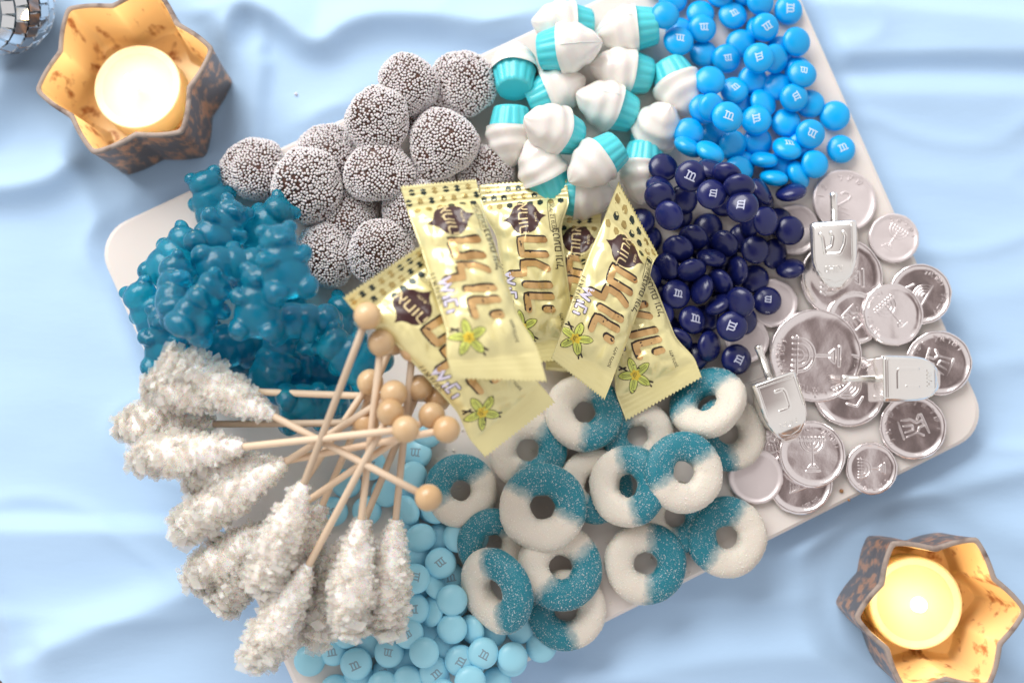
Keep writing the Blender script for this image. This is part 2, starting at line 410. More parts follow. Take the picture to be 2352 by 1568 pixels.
for j in range(NYC):
    for i in range(NXC):
        rn = 1 - abs(mnoise.noise(Vector((CX[j, i] * 0.011 + 4, CY[j, i] * 0.026 + CX[j, i] * 0.004, 5.7)))); CZ[j, i] += 2.2 * rn ** 9
        CZ[j, i] += 1.6 * mnoise.noise(Vector((CX[j, i] * 0.012, CY[j, i] * 0.021, 3.1))) + 0.5 * mnoise.noise(Vector((CX[j, i] * 0.03, CY[j, i] * 0.05, 9.1)))
for _ in range(1):
    p_ = np.pad(CZ, 1, mode='edge'); CZ = sum(p_[a:a + NYC, b:b + NXC] for a in range(3) for b in range(3)) / 9
# flat under the board and the holders
HOLD = [((286, 160), 3, 212), ((2160, 1409), 3, 195)]
def dist_poly(poly, X, Y):
    d, _ = None, None; b = np.full(X.shape, 1e9); n = len(poly)
    for i in range(n):
        (x1, y1), (x2, y2) = poly[i], poly[(i + 1) % n]; dx, dy = x2 - x1, y2 - y1
        t = np.clip(((X - x1) * dx + (Y - y1) * dy) / (dx * dx + dy * dy + 1e-9), 0, 1); b = np.minimum(b, np.hypot(X - x1 - t * dx, Y - y1 - t * dy))
    return b
ins = inside([tuple(p) for p in out_b], CX, CY); db = dist_poly([tuple(p) for p in out_b], CX, CY)
k = np.where(ins, 0, np.clip(db / 14, 0, 1)); k = k * k * (3 - 2 * k)
CZ = CZ * k - 1.2 * (1 - k)
H_TL = at(325, 205, 5); H_BR = at(2085, 1375, 5)
DISCO = at(6, 10, 22)
for (hx, hy), rad in ((H_TL, 36), (H_BR, 36), (DISCO, 14)):
    k = np.clip((np.hypot(CX - hx, CY - hy) - rad) / 16, 0, 1); k = k * k * (3 - 2 * k); CZ = CZ * k - 0.4 * (1 - k)
# hem at the lower left: the sheet ends and rolls down to the table
ex = np.array([at(a, b, 0)[0] for a, b in ((-130, 1100), (-12, 1370), (12, 1470), (40, 1568), (70, 1700))]); ey = np.array([at(a, b, 0)[1] for a, b in ((-130, 1100), (-12, 1370), (12, 1470), (40, 1568), (70, 1700))])
hem = np.interp(-CY, -ey, ex, left=-1e3)
dl = CX - hem
CZ = np.where(dl < 5, CZ - 7.5 * np.clip((5 - dl) / 14, 0, 1) ** 1.5, CZ); 
cut = dl < -12
idx = -np.ones(CX.shape, int); vv = []; 
for j in range(NYC):
    for i in range(NXC):
        if not cut[j, i]: idx[j, i] = len(vv); vv.append((CX[j, i], CY[j, i], max(CZ[j, i], -8.2)))
ff = [(idx[j, i], idx[j, i + 1], idx[j + 1, i + 1], idx[j + 1, i]) for j in range(NYC - 1) for i in range(NXC - 1) if min(idx[j, i], idx[j, i + 1], idx[j + 1, i + 1], idx[j + 1, i]) >= 0]
cloth = obj('tablecloth', mk('cloth', vv, ff), M_cloth)
sol = cloth.modifiers.new('s', 'SUBSURF'); sol.levels = 1; sol.render_levels = 1
tag(cloth, 'pale blue satin cloth lying in soft folds under the board', 'tablecloth')

# ================================================================== BUTTON CANDIES
def lentil(Rr=6.95, h=3.45, n=30, m=14):
    prof = []
    for i in range(m + 1):
        t = -PI / 2 + PI * i / m; prof.append((max(Rr * math.cos(t) ** 0.86, 0.001) if 0 < i < m else 0.001, h * math.sin(t)))
    return lathe(prof, n)
lv, lf = lentil(); LENT = {}
for k_, m_ in (('b', M_bb), ('n', M_nv), ('l', M_lb)):
    me = mk('shell_' + k_, lv, lf); me.materials.append(m_); LENT[k_] = me
LV = np.array(lv)
def lent_z(x, y, Rr=6.95, h=3.45):
    rr = min(math.hypot(x, y) / Rr, 0.999); return h * math.sin(math.acos(rr ** (1 / 0.86)))
def letter_m():
    a = lambda cx: [(cx + 0.75 * math.cos(t), 0.75 + 0.75 * math.sin(t)) for t in np.linspace(PI, 0, 7)]
    st = [[(-1.55, -1.7), (-1.55, 1.6)], [(-2.1, 1.6), (-1.55, 1.6)], [(-2.2, -1.7), (-0.95, -1.7)],
          a(-0.78) + [(0.0, -1.7)], [(-0.55, -1.7), (0.55, -1.7)], a(0.78) + [(1.55, -1.7)], [(0.98, -1.7), (2.2, -1.7)]]
    V, F, L = strokes2(st, 0.62, step=0.5)
    return [(x, y, lent_z(x, y) + 0.03 + 0.006 * l) for (x, y), l in zip(V, L)], F
mv, mf = letter_m(); LET = {}
for k_, m_ in (('b', M_pw), ('n', M_pn), ('l', M_pg)):
    me = mk('letter_' + k_, mv, mf); me.materials.append(m_); LET[k_] = me

BRIGHT = [(140,125,'f',None),(205,-5,'u',0),(425,110,'u',0),(440,230,'F',185),(250,330,'F',175),(690,110,'F',30),(900,15,'f',None),(1125,85,'F',270),(940,220,'F',215),
 (1190,335,'f',None),(745,350,'u',0),(630,470,'F',190),(890,465,'F',-75),(1020,470,'t',60),(450,430,'u',0),(1235,590,'F',170),(500,645,'u',0),(695,720,'F',40),(840,640,'u',0),
 (1035,690,'u',0),(1170,780,'F',120),(1300,830,'u',0),(925,820,'t',115),(510,860,'t',60),(640,935,'F',-20),(870,960,'F',-80),(1105,980,'u',0),(1495,925,'f',None),(1300,1070,'F',155),
 (330,1060,'u',0),(535,1060,'u',0),(680,1160,'t',40),(880,1130,'u',0),(1115,1185,'m',-15),(1545,1190,'F',25),(1335,1310,'f',None),(305,1215,'e',-30),(500,1215,'T',-30),(930,1275,'e',-5),
 (730,1360,'f',None),(1010,1420,'e',-8),(1205,1395,'T',-70),(80,-150,'f',None),(350,-120,'F',100),(620,-130,'f',None),(1000,-170,'F',20),(780,-60,'u',0)]
BRIGHT = [(1486.4 + a / 3.4716, b / 3.4716, c, d) for a, b, c, d in BRIGHT]
NAVY = [(335,200,'F',-25),(165,110,'u',0),(500,125,'T',-25),(140,255,'T',-30),(525,260,'e',-20),(705,295,'T',-50),(835,275,'e',-60),(1020,300,'e',15),(435,380,'F',80),(590,360,'e',-10),
 (625,470,'M',80),(760,490,'e',85),(870,470,'t',80),(1030,540,'f',None),(110,370,'T',-20),(270,440,'u',0),(165,505,'T',-50),(470,520,'u',0),(370,590,'T',-20),(585,630,'T',0),(265,670,'T',-25),
 (795,670,'f',None),(925,700,'t',70),(1035,800,'T',15),(495,725,'e',-8),(190,790,'T',-65),(360,810,'e',8),(670,815,'e',-85),(790,870,'u',0),(555,890,'e',-50),(430,940,'e',75),(70,870,'t',60),
 (255,975,'F',-10),(545,1045,'e',35),(690,1030,'T',-65),(875,1020,'F',85),(135,1110,'M',70),(365,1150,'M',-10),(635,1195,'F',250),(480,1330,'T',80),(665,1420,'F',65),(265,1285,'e',-30),(380,1400,'u',0),
 (600,1000,'u',0),(420,640,'u',0),(300,330,'u',0),(60,600,'u',0),(30,740,'u',0),(110,990,'u',0),(20,1060,'t',60),(190,1215,'u',0),(10,480,'u',0),(-40,640,'u',0),(-60,860,'u',0)]
NAVY = [(1467.6 + a / 2.976, 348.1 + b / 2.976, c, d) for a, b, c, d in NAVY]
LIGHT = [(415,350,'f',None),(570,240,'U',60),(845,170,'U',175),(820,310,'t',80),(335,520,'F',25),(540,515,'f',None),(660,400,'u',0),(790,510,'T',-65),(960,505,'f',None),(910,40,'u',0),(770,590,'u',0),
 (870,680,'t',20),(1100,675,'f',None),(985,690,'u',0),(1195,680,'u',0),(990,835,'F',0),(835,780,'u',0),(835,930,'M',80),(955,975,'e',-50),(1050,920,'U',10),(825,1115,'F',185),(935,1130,'T',75),
 (1060,1060,'f',None),(1060,1235,'f',None),(1180,1240,'T',-70),(795,1265,'F',215),(930,1260,'u',0),(420,1265,'f',None),(550,1320,'u',0),(335,1370,'U',10),(190,1430,'f',None),(475,1450,'F',25),
 (675,1380,'F',170),(890,1380,'f',None),(1020,1340,'u',0),(1110,1430,'F',60),(1250,1385,'F',-30),(1300,1260,'u',0),(1480,1230,'f',None),(1430,1410,'f',None),(1605,1345,'f',None),(490,1530,'u',0),
 (660,1500,'U',20),(790,1550,'f',None),(950,1500,'M',40),(1170,1555,'f',None),(640,1590,'f',None),(780,1450,'u',0),(350,1610,'f',None),(1000,1640,'F',90),(480,1690,'F',10),(1330,1560,'u',0),(720,1700,'u',0)]
LIGHT = [(639.7 + a / 2.6588, 978.4 + b / 2.6588, c, d) for a, b, c, d in LIGHT]

def buttons(data, key, colour, group, pile):
    order = {'u': 0, 'U': 0, 'e': 1, 'T': 1, 't': 1, 'm': 2, 'M': 2, 'f': 3, 'F': 3}
    lows = [d for d in data if d[2] in 'uU']; fill = []
    for gx_ in range(600, 2000, 44):
        for gy_ in range(-20, 1580, 44):
            p = (gx_ + random.uniform(-8, 8), gy_ + random.uniform(-8, 8))
            near = sum(math.hypot(d[0] - p[0], d[1] - p[1]) < 92 for d in data)
            if near >= 6 and all(math.hypot(d[0] - p[0], d[1] - p[1]) > 57 for d in lows + fill): fill.append((*p, 'u', 0))
    data = data + fill
    places = row_places(data, 7)
    for i in sorted(range(len(data)), key=lambda i: (order[data[i][2]], i)):
        px, py, c, a = data[i]; a = R(a or random.uniform(0, 360)); let = c in 'FMUm'
        if c in 'fF': rot = raxis(random.uniform(0, 6.28), R(random.uniform(2, 9))) @ rz(a); how = 'lying flat'
        elif c in 'uU': rot = raxis(random.uniform(0, 6.28), R(random.uniform(3, 16))) @ rz(a); how = 'half hidden'
        elif c == 'e': rot = raxis(a, R(random.choice((-1, 1)) * random.uniform(58, 68))); how = 'on edge'
        elif c == 'T': rot = raxis(a, R(random.choice((-1, 1)) * random.uniform(42, 52))); how = 'leaning steeply'
        elif c == 't': rot = raxis(a, R(random.uniform(24, 34))); how = 'leaning'
        elif c == 'm': rot = raxis(a, R(-40)) @ rz(R(0)); how = 'leaning back'
        else: rot = raxis(random.uniform(0, 6.28), R(22)) @ rz(a); how = 'tilted'
        P = LV @ np.array(rot).T
        tl = (-8, 0, 8) if c in 'fFuU' else (0,)
        (x, y, z), rot = settle(LV, rot, px, py, 0.93 if c not in 'uU' else 0.9, tl)
        o = obj('button_candy', LENT[key], None, None, (x, y, z), rot)
        s_ = random.uniform(0.96, 1.04); o.scale = (s_ * random.uniform(0.985, 1.015), s_, s_ * random.uniform(0.95, 1.06))
        show = ', letter m up' if let else ''
        tag(o, f'{colour} button candy {how}{show}, {places[i]}', 'candy', group)
        if let: lt = obj('printed_letter', LET[key], None, o); ls = random.uniform(0.82, 1.02); lt.scale = (ls, ls, 1.004)

# ================================================================== NONPAREIL CHOCOLATES
def nonpareil(seed):
    r_ = np.random.default_rng(seed); off = r_.uniform(0, 50, 3)
    def surf(d):
        n1 = mnoise.noise(Vector(d * 1.3 + off)) * 0.16 + mnoise.noise(Vector(d * 2.7 + off)) * 0.04
        rr = 1 + n1; z = d[2]; flat = 0.70 if z > 0 else 0.55
        return np.array([d[0] * 15.4, d[1] * 14.6, d[2] * 15.0 * flat]) * rr
    v, f = ico(4); body = [surf(d) for d in v]
    n = 1560; pts = []
    for i in range(n):
        z = 1 - 2 * (i + 0.5) / n; a = i * 2.399963 + r_.normal() * 0.0; d = np.array([math.cos(a) * math.sqrt(1 - z * z), math.sin(a) * math.sqrt(1 - z * z), z])
        d = d + r_.normal(size=3) * 0.015; d /= np.linalg.norm(d)
        if r_.random() < 0.03 or z < -0.75: continue
        pts.append((d, surf(d)))
    bv_, bf_ = ico(1)
    mm = []
    for d, p in pts:
        s_ = r_.uniform(0.59, 0.72); mm.append((np.eye(3) * s_, p + d * s_ * r_.uniform(0.25, 0.75)))
    V, F = scatter(bv_, bf_, mm)
    a = mk('choc', body, f); a.materials.append(M_choc); b = mk('beads', V, F); b.materials.append(M_nonp)
    return a, b, np.array(body) * 1.05
NP = [nonpareil(s_) for s_ in (11, 12, 13)]
NONP = [(860,1130,150,0),(1290,430,150,0),(1690,830,125,0),(720,740,165,0),(300,820,180,1),(1320,890,150,0),(1250,1060,150,1),(1220,310,165,1),(720,1330,170,1),(1050,1310,165,1),
        (1040,830,200,1),(1030,520,190,1),(1555,300,182,1),(1430,660,208,1),(610,910,232,1)]
NONP = [(470.4 + a / 2.6049, 75.3 + b / 2.6049, c / 2.6049, d) for a, b, c, d in NONP]
places = row_places(NONP, 4)
for i, (px, py, rr, top) in enumerate(NONP):
    a, b, V = NP[i % 3]; rr = 0.45 * rr + 0.55 * 72; s_ = rr * 1.063 / 5.15 / 15.0; rot = raxis(random.uniform(0, 6.28), R(random.uniform(0, 14))) @ rz(random.uniform(0, 6.28))
    (x, y, z), rot = settle(V * s_, rot, px, py, 0.93, (-14, 0, 14))
    o = obj('nonpareil_chocolate', a, None, None, (x, y, z), rot); o.scale = (s_,) * 3
    size = 'large' if rr > 75 else ('small' if rr < 67 else 'medium')
    tag(o, f'{size} brown chocolate drop crusted with white sugar beads, {places[i]}', 'chocolate', 'chocolate drops covered in white beads')
    bd = obj('sugar_beads', b, None, o); bd['kind'] = 'stuff'

# ================================================================== CUPCAKE GUMMIES
def cupcake():
    n = 84; v, f = [], []; rows = []
    prof = [(0.01, 0.6), (4, 0.35), (7.2, 0.0), (7.9, 0.35), (8.3, 2), (8.9, 5), (9.6, 8.5), (10.15, 11.2), (10.0, 11.9), (9.3, 11.6), (7, 10)]
    for i, (r_, z_) in enumerate(prof):
        for k_ in range(n):
            a = 2 * PI * k_ / n; fl = 0.0
            if 3 <= i <= 8: fl = 0.26 * (abs(math.cos(7.0 * a)) ** 0.9 - 0.5) * 2 * min(1, (i - 2) / 2)
            zz = z_ + (0.7 * math.cos(9 * a) + 0.5 * math.sin(4 * a) if i in (7, 8, 9) else 0)
            v.append(((r_ + fl) * math.cos(a), (r_ + fl) * math.sin(a), zz))
    for i in range(len(prof) - 1):
        for k_ in range(n): f.append((i * n + k_, i * n + (k_ + 1) % n, (i + 1) * n + (k_ + 1) % n, (i + 1) * n + k_))
    f = [tuple(reversed(q)) for q in f] if False else f
    sv, sf = [], []; m, n2 = 60, 64
    for i in range(m + 1):
        s_ = i / m
        for k_ in range(n2):
            a = 2 * PI * k_ / n2; env = 11.4 * (1 - s_ ** 2.1) ** 0.78 + 0.02
            ph = (s_ * 2.7 - a / (2 * PI)) % 1.0; bulge = ((0.5 - 0.5 * math.cos(2 * PI * ph)) ** 1.0 - 0.6) * 0.8 * (1 - s_ ** 3) * min(1, s_ * 12) + 0.25 * math.sin(5 * a + 6 * s_)
            rr = max(env + bulge, 0.02); sv.append((rr * math.cos(a), rr * math.sin(a), 9.6 + 18.8 * s_ ** 0.94))
    for i in range(m):
        for k_ in range(n2): sf.append((i * n2 + k_, i * n2 + (k_ + 1) % n2, (i + 1) * n2 + (k_ + 1) % n2, (i + 1) * n2 + k_))
    v = [(x, y, z - 13) for x, y, z in v]; sv = [(x, y, z - 13) for x, y, z in sv]
    seam = []
    for side in (1,):
        for i in range(6, m):
            s_ = i / m; k_ = 0; p = sv[i * n2]; seam.append((p[0] + 0.15, p[1], p[2]))
    tv_, tf_ = [], []
    for i, p in enumerate(seam):
        for dy, dx in ((-0.28, -0.2), (0, 0.22), (0.28, -0.2)): tv_.append((p[0] + dx, p[1] + dy, p[2]))
        if i: b0 = 3 * (i - 1); tf_ += [(b0, b0 + 1, b0 + 4, b0 + 3), (b0 + 1, b0 + 2, b0 + 5, b0 + 4)]
    a = mk('cup', v, f); a.materials.append(M_cup); b = mk('swirl', sv, sf); b.materials.append(M_swirl); c = mk('seam', tv_, tf_); c.materials.append(M_swirl)
    return a, b, c, np.array(v + sv)
CUPM = cupcake()
# base pixel, tip pixel (crop of the photo), lift of the tip in degrees, what sets it apart
CUPS = [((480,770),(800,640),0,'lying low, mostly hidden under two others'),((1390,570),(930,520),5,'lying low beside the upright one with seam'),((700,1480),(1000,1500),0,'mostly hidden, behind the wrapper tops'),
 ((960,185),(450,190),8,'at the top left of the pile, tip to the left'),((330,720),(330,330),-30,'standing on its swirl with flat turquoise base facing out'),((310,790),(290,1280),-14,'with base up and tip down, next to the chocolates'),
 ((1465,200),(950,255),5,'at the top of the pile against the bright blue candies'),((620,1440),(480,1170),10,'just above the middle wrapper, only white swirl showing'),
 ((1335,1130),(1300,1500),-8,'squeezed between a wrapper tip and navy candies'),((1490,430),(1690,915),0,'at the right with pointed swirl towards the bright blue candies'),
 ((1395,1030),(1445,950),68,'seen from above, only its round white swirl showing'),((480,380),(1010,350),8,'with tip to the right, on the upper left heap'),((850,1010),(400,965),26,'with swirl towards the camera, left of the heap middle'),
 ((1160,1090),(750,1400),4,'largest in front, fluted cup to upper right'),((1300,880),(780,735),10,'topmost in the heap middle with a mould seam')]
SEAMED = {6, 11, 14}
for i, (b0, t0, lift, how) in enumerate(CUPS):
    c = lambda p: (1082 + p[0] / 3.334, p[1] / 3.334)
    (bx, by), (tx, ty) = c(b0), c(t0); ang = math.atan2(-(ty - by), tx - bx)
    el = R(lift); d = Vector((math.cos(ang) * math.cos(el), math.sin(ang) * math.cos(el), math.sin(el)))
    rot = d.to_track_quat('Z', 'Y').to_matrix() @ rz(R(random.uniform(0, 360)) if i not in SEAMED else R(0))
    if i in SEAMED:                                     # bring the seam to the top
        best = max(range(36), key=lambda k_: (d.to_track_quat('Z', 'Y').to_matrix() @ rz(R(10 * k_)) @ Vector((1, 0, 0))).z); rot = d.to_track_quat('Z', 'Y').to_matrix() @ rz(R(10 * best + 12))
    (x, y, z), rot = settle(CUPM[3] * 1.02, rot, (bx + tx) / 2, (by + ty) / 2, 0.90, (-8, 0, 8))
    o = empty('cupcake_gummy', (x, y, z), rot); s_ = random.uniform(1.0, 1.06); o.scale = (s_,) * 3
    tag(o, f'turquoise and white cupcake gummy {how}', 'gummy', 'cupcake shaped gummies')
    obj('cup', CUPM[0], None, o); sw = obj('swirl', CUPM[1], None, o)
    if i in SEAMED: obj('mould_seam', CUPM[2], None, sw)

buttons(BRIGHT, 'b', 'bright blue', 'bright blue button candies', 'top right')

# ================================================================== COINS AND DREIDELS
def menorah(s):
    st = [[(0, -4.2), (0, 4.2)]]
    for r_ in (1.3, 2.6, 3.9): st.append([(r_ * math.cos(t), 4.2 - 0.0 + r_ * math.sin(t) - 0.0) for t in np.linspace(PI, 2 * PI, 13)])
    st += [[(-4.4, 4.45), (4.4, 4.45)], [(-1.5, -4.5), (1.5, -4.5)], [(-2.3, -5.6), (2.3, -5.6)], [(-0.5, -3.4), (-1.5, -4.5)], [(0.5, -3.4), (1.5, -4.5)]]
    st += [[(x, 4.5), (x, 5.5)] for x in (-3.9, -2.6, -1.3, 0, 1.3, 2.6, 3.9)]
    return [[(x * s, y * s) for x, y in p] for p in st]
def digit2(s):
    st = [[(-2, 2.2), (-1.2, 3.4), (0.6, 3.6), (1.8, 2.4), (1.2, 0.8), (-2.2, -3.2), (2.4, -3.2)], [(-3.5, -5), (3.5, -5)]]
    return [[(x * s, y * s) for x, y in p] for p in st]
def lions(s):
    st = [[(-3, -3), (-2.6, 0), (-1, 1.5), (-1.4, 3.4), (0.4, 4), (0.6, 2), (2.2, 1), (2.8, -3)], [(-1, -3), (-0.6, 0), (1, -0.2), (1.2, -3)], [(-3.4, 3.8), (3.2, 4.6)], [(-2.8, -4.2), (3.2, -4)], [(-2, 2), (-3.4, 3)], [(2.2, 1), (3.6, 2.6)]]
    return [[(x * s, y * s) for x, y in p] for p in st]
def arch(s):
    st = [[(r_ * math.cos(t), r_ * math.sin(t) - 2) for t in np.linspace(0.1, PI - 0.1, 10)] for r_ in (1.2, 2.2, 3.2, 4.2)] + [[(-4.6, -2.4), (4.6, -2.4)], [(-3, 3.4), (-0.5, 5.4), (2, 3.6)]]
    return [[(x * s, y * s) for x, y in p] for p in st]
COINC = {}
def ring_text(txt, rad, size, a0, a1, h):
    parts = []
    n = len(txt)
    for i, ch in enumerate(txt):
        if ch == ' ': continue
        a = a0 + (a1 - a0) * (i + 0.5) / n; v, f = text_data(ch, 0.12, 0.05)
        if not len(v): continue
        ca, sa = math.cos(a - PI / 2), math.sin(a - PI / 2); vv_ = []
        for p in v:
            x_, y_ = p[0] * size, p[1] * size + rad; vv_.append((x_ * ca - y_ * sa, x_ * sa + y_ * ca, h + p[2] * size * 0.8))
        parts.append((vv_, f))
    return merge(parts)
def coin(rad, kind, dull, px=0):
    th = 1.5
    prof = [(0.01, -th), (rad * 0.6, -th), (rad - 0.8, -th), (rad - 0.25, -th * 0.8), (rad, -th * 0.3), (rad, th * 0.45), (rad - 0.35, th * 0.95), (rad - 0.9, th), (rad - 1.5, th * 0.92), (rad - 2.0, th * 0.62), (rad * 0.75, th * 0.62), (rad * 0.5, th * 0.63), (rad * 0.25, th * 0.62), (0.01, th * 0.62)]
    n = 72; v, f = [], []
    for i, (r_, z_) in enumerate(prof):
        for k_ in range(n):
            a = 2 * PI * k_ / n; q = r_ + (0.10 * (k_ % 2) if 4 <= i <= 6 else 0)
            zz = z_ + (0.4 * mnoise.noise(Vector((r_ * 0.13 * math.cos(a), r_ * 0.13 * math.sin(a), rad + px * 0.01))) if i >= 9 else 0)
            if i >= 3: q += 0.35 * mnoise.noise(Vector((math.cos(a) * 4, math.sin(a) * 4, px + i * 0.4))) * min(1, r_ / rad) ** 4; zz += 0.22 * mnoise.noise(Vector((math.cos(a) * 7, math.sin(a) * 7, px + i))) * min(1, r_ / rad) ** 6
            v.append((q * math.cos(a), q * math.sin(a), zz))
    for i in range(len(prof) - 1):
        for k_ in range(n): f.append((i * n + k_, i * n + (k_ + 1) % n, (i + 1) * n + (k_ + 1) % n, (i + 1) * n + k_))
    return v, f, th * 0.62
def add_coin(px, py, rpx, kind, yaw, label, dull=False, text=None, tilt=None, q=0.93):
    m = M_silver2 if dull else M_silver
    rad = rpx / 5.25 * 1.063 / 1.0
    v, f, zt = coin(rad, kind, dull, px); rot0 = rz(R(yaw))
    tls = (-9, -4, 0, 4, 9)
    if tilt: rot0 = raxis(R(tilt[0]), R(tilt[1])) @ rot0; tls = (-2, 0, 2)
    else: rot0 = raxis(random.uniform(0, 6.28), R(random.uniform(1, 5))) @ rot0
    (x, y, z), rot = settle(np.array(v), rot0, px, py, q, tls)
    c = obj('chocolate_coin', mk('coin', v, f), m, None, (x, y, z), rot)
    tag(c, label, 'coin', 'silver foil chocolate coins')
    s_ = rad / 11.5
    if kind:
        st = dict(menorah=menorah, two=digit2, lion=lions, arch=arch)[kind](s_ * (1.05 if kind != 'two' else 0.9)); V, F = raised(st, 0.85 * s_, 0.30 * s_, zt - 0.02)
        obj({'menorah': 'menorah_relief', 'two': 'numeral_relief', 'lion': 'emblem_relief', 'arch': 'arch_relief'}[kind], mk('relief', V, F), m, c)
    if text:
        V, F = ring_text(text[0], rad * 0.76, 1.9 * s_, R(text[1]), R(text[2]), zt); 
        if V: obj('raised_lettering', mk('ringtext', V, F, False), m, c)
    return c
cB = lambda x, y: (1646.4 + x / 3.6235, 376.3 + y / 3.6235); rB = lambda r_: r_ / 3.6235
cA = lambda x, y: (1618.2 + x / 3.2054, 696.2 + y / 3.2054); rA = lambda r_: r_ / 3.2054
HEB = 'לארשי'
add_coin(*cB(640, 550), rB(218), None, 0, 'plain pinkish silver coin behind the navy candy, left of the shin dreidel', True)
add_coin(*cB(465, 1160), rB(205), None, 20, 'pinkish silver coin under a navy candy, above the largest coin', True)
add_coin(*cB(250, 1470), rB(185), None, 0, 'dull silver coin under navy candies, left of the largest coin', True)
add_coin(*cB(1060, 310), rB(268), 'two', -20, 'pale silver coin with a raised numeral behind a dreidel stem', True, ('12 לקש', 200, 60))
add_coin(*cB(1035, 950), rB(345), 'menorah', 90, 'wide silver coin with menorah under the shin dreidel', False, (HEB, 260, 170))
add_coin(*cB(1470, 620), rB(212), 'menorah', -35, 'small silver coin with tilted menorah at the right board edge', True, (HEB, 140, 30))
add_coin(*cB(1690, 1085), rB(255), 'arch', 60, 'dark shiny silver coin with arched relief, half under another coin', False, (HEB + ' ' + HEB, 20, -120), tilt=(100, -8))
add_coin(*cA(1100, 110), rA(200), 'lion', 40, 'silver coin mostly hidden between the two menorah coins', False)
add_coin(*cA(1060, 640), rA(268), 'arch', 200, 'silver coin with raised lettering under the largest coin and the hay dreidel', False, (HEB + ' ' + HEB, 330, 200))
add_coin(*cA(1720, 440), rA(238), 'lion', 65, 'dark silver coin with emblem under the tip of the hay dreidel', False, (HEB + ' ' + HEB, 130, -40), tilt=(100, -8))
add_coin(*cA(480, 1040), rA(160), 'lion', 10, 'crumpled small silver coin under the nun dreidel tip', False)
add_coin(*cA(700, 1310), rA(238), 'arch', 20, 'silver coin half hidden beneath the upright menorah coin', False, (HEB, 300, 250))
add_coin(*cA(1530, 910), rA(238), 'lion', -75, 'dark silver coin with emblem near the lower right board corner', False, (HEB + ' ' + HEB, 300, 60), tilt=(100, -8))
add_coin(*cA(1225, 1215), rA(190), 'menorah', 90, 'small silver coin with sideways menorah at the lower board edge', False, (HEB, 240, 130))
add_coin(*cA(375, 1275), rA(200), None, 0, 'blank matte pinkish silver coin beside the sugared rings', True)
add_coin(*cB(1460, 1255), rB(262), 'menorah', 40, 'silver coin with menorah leaning left, lying on top at the right', False, (HEB + ' ' + HEB, 200, 70))
add_coin(*cA(815, 385), rA(342), 'menorah', 88, 'largest silver coin, sideways menorah with letters around it', False, (HEB + ' ' + HEB, 200, 60), (40, 5))
add_coin(*cA(790, 1110), rA(243), 'menorah', 0, 'silver coin with upright menorah below the nun dreidel', False, (HEB + ' ' + HEB, 140, 10))

buttons(NAVY, 'n', 'navy', 'navy button candies', 'right of middle')

def dreidel(letter_strokes, latin):
    w, hw = 10.4, 10.4                                        # half width
    sh = [(-hw, 13.5), (-hw, -2)] + [(-hw * math.cos(t) ** 0.75, -2 - 15 * math.sin(t) ** 1.25) for t in np.linspace(0.15, PI / 2, 9)]
    # stacked square sections from the lid to the tip, corners bevelled
    sec = [(14.2, 0.93), (13.4, 1.0), (10, 1.0), (4, 0.99), (-2, 0.97), (-6, 0.90), (-10, 0.76), (-13, 0.56), (-15.5, 0.33), (-17, 0.10), (-17.3, 0.01)]
    v, f = [], []; c = 0.14; ring = []
    base = [(1, -1 + c), (1, 1 - c), (1 - c, 1), (-1 + c, 1), (-1, 1 - c), (-1, -1 + c), (-1 + c, -1), (1 - c, -1)]
    n = len(base)
    for y_, s_ in sec:
        for a, b in base: v.append((a * hw * s_, y_, b * hw * s_))
    for i in range(len(sec) - 1):
        for k_ in range(n): f.append((i * n + k_, i * n + (k_ + 1) % n, (i + 1) * n + (k_ + 1) % n, (i + 1) * n + k_))
    f.append(tuple(range(n - 1, -1, -1)))
    body = (v, f)
    hv, hf = lathe([(0.01, 0), (1.7, 0), (1.7, 13), (1.9, 13.4), (1.9, 15.2), (1.4, 15.8), (0.01, 15.8)], 16); hv = [(x, 13.8 + z, -y) for x, y, z in hv]
    zt = hw * 0.985
    fr = [[(-8.4, 12), (-8.4, -4), (-7.4, -8), (-4, -12.2), (0, -13.4), (4, -12.2), (7.4, -8), (8.4, -4), (8.4, 12), (-8.4, 12)]]
    def zface(y):
        ys_ = [p[0] for p in sec][::-1]; ss = [p[1] for p in sec][::-1]; return hw * float(np.interp(y, ys_, ss))
    FV, FF = raised(fr, 0.9, 0.30); FV = [(x, y, z + zface(y) - 0.05) for x, y, z in FV]
    LVv, LFf = raised([[(x, y) for x, y in p] for p in letter_strokes], 1.9, 0.62); LVv = [(x, y, z + zface(y) - 0.05) for x, y, z in LVv]
    tv_, tf_ = text_data(latin, 0.12, 0.05); NVv = [(p[0] * 2.7, p[1] * 2.7 - 8.0, p[2] * 2.4 + zface(p[1] * 2.7 - 8.0) + 0.1) for p in tv_]
    return body, (hv, hf), (FV, FF), (LVv, LFf), (NVv, tf_)
SHIN = [[(-5.5, 8.5), (-4.4, 7.2), (-3.4, -1.2), (3.0, -1.2), (5.0, 3), (5.6, 7.2), (4.6, 8.8)], [(-0.8, 8.8), (0.3, 7), (-0.6, 2.2), (-2.8, 1.0)]]
NUN = [[(-1.5, 8), (2, 8), (2.6, 6.6), (2.6, 0.2), (2, -1.2), (-2.6, -1.2)]]
HAY = [[(-4.6, 7.6), (3.2, 7.6), (4.4, 6.4), (4.4, -2)], [(-3.6, 3.4), (-3.6, -2)]]
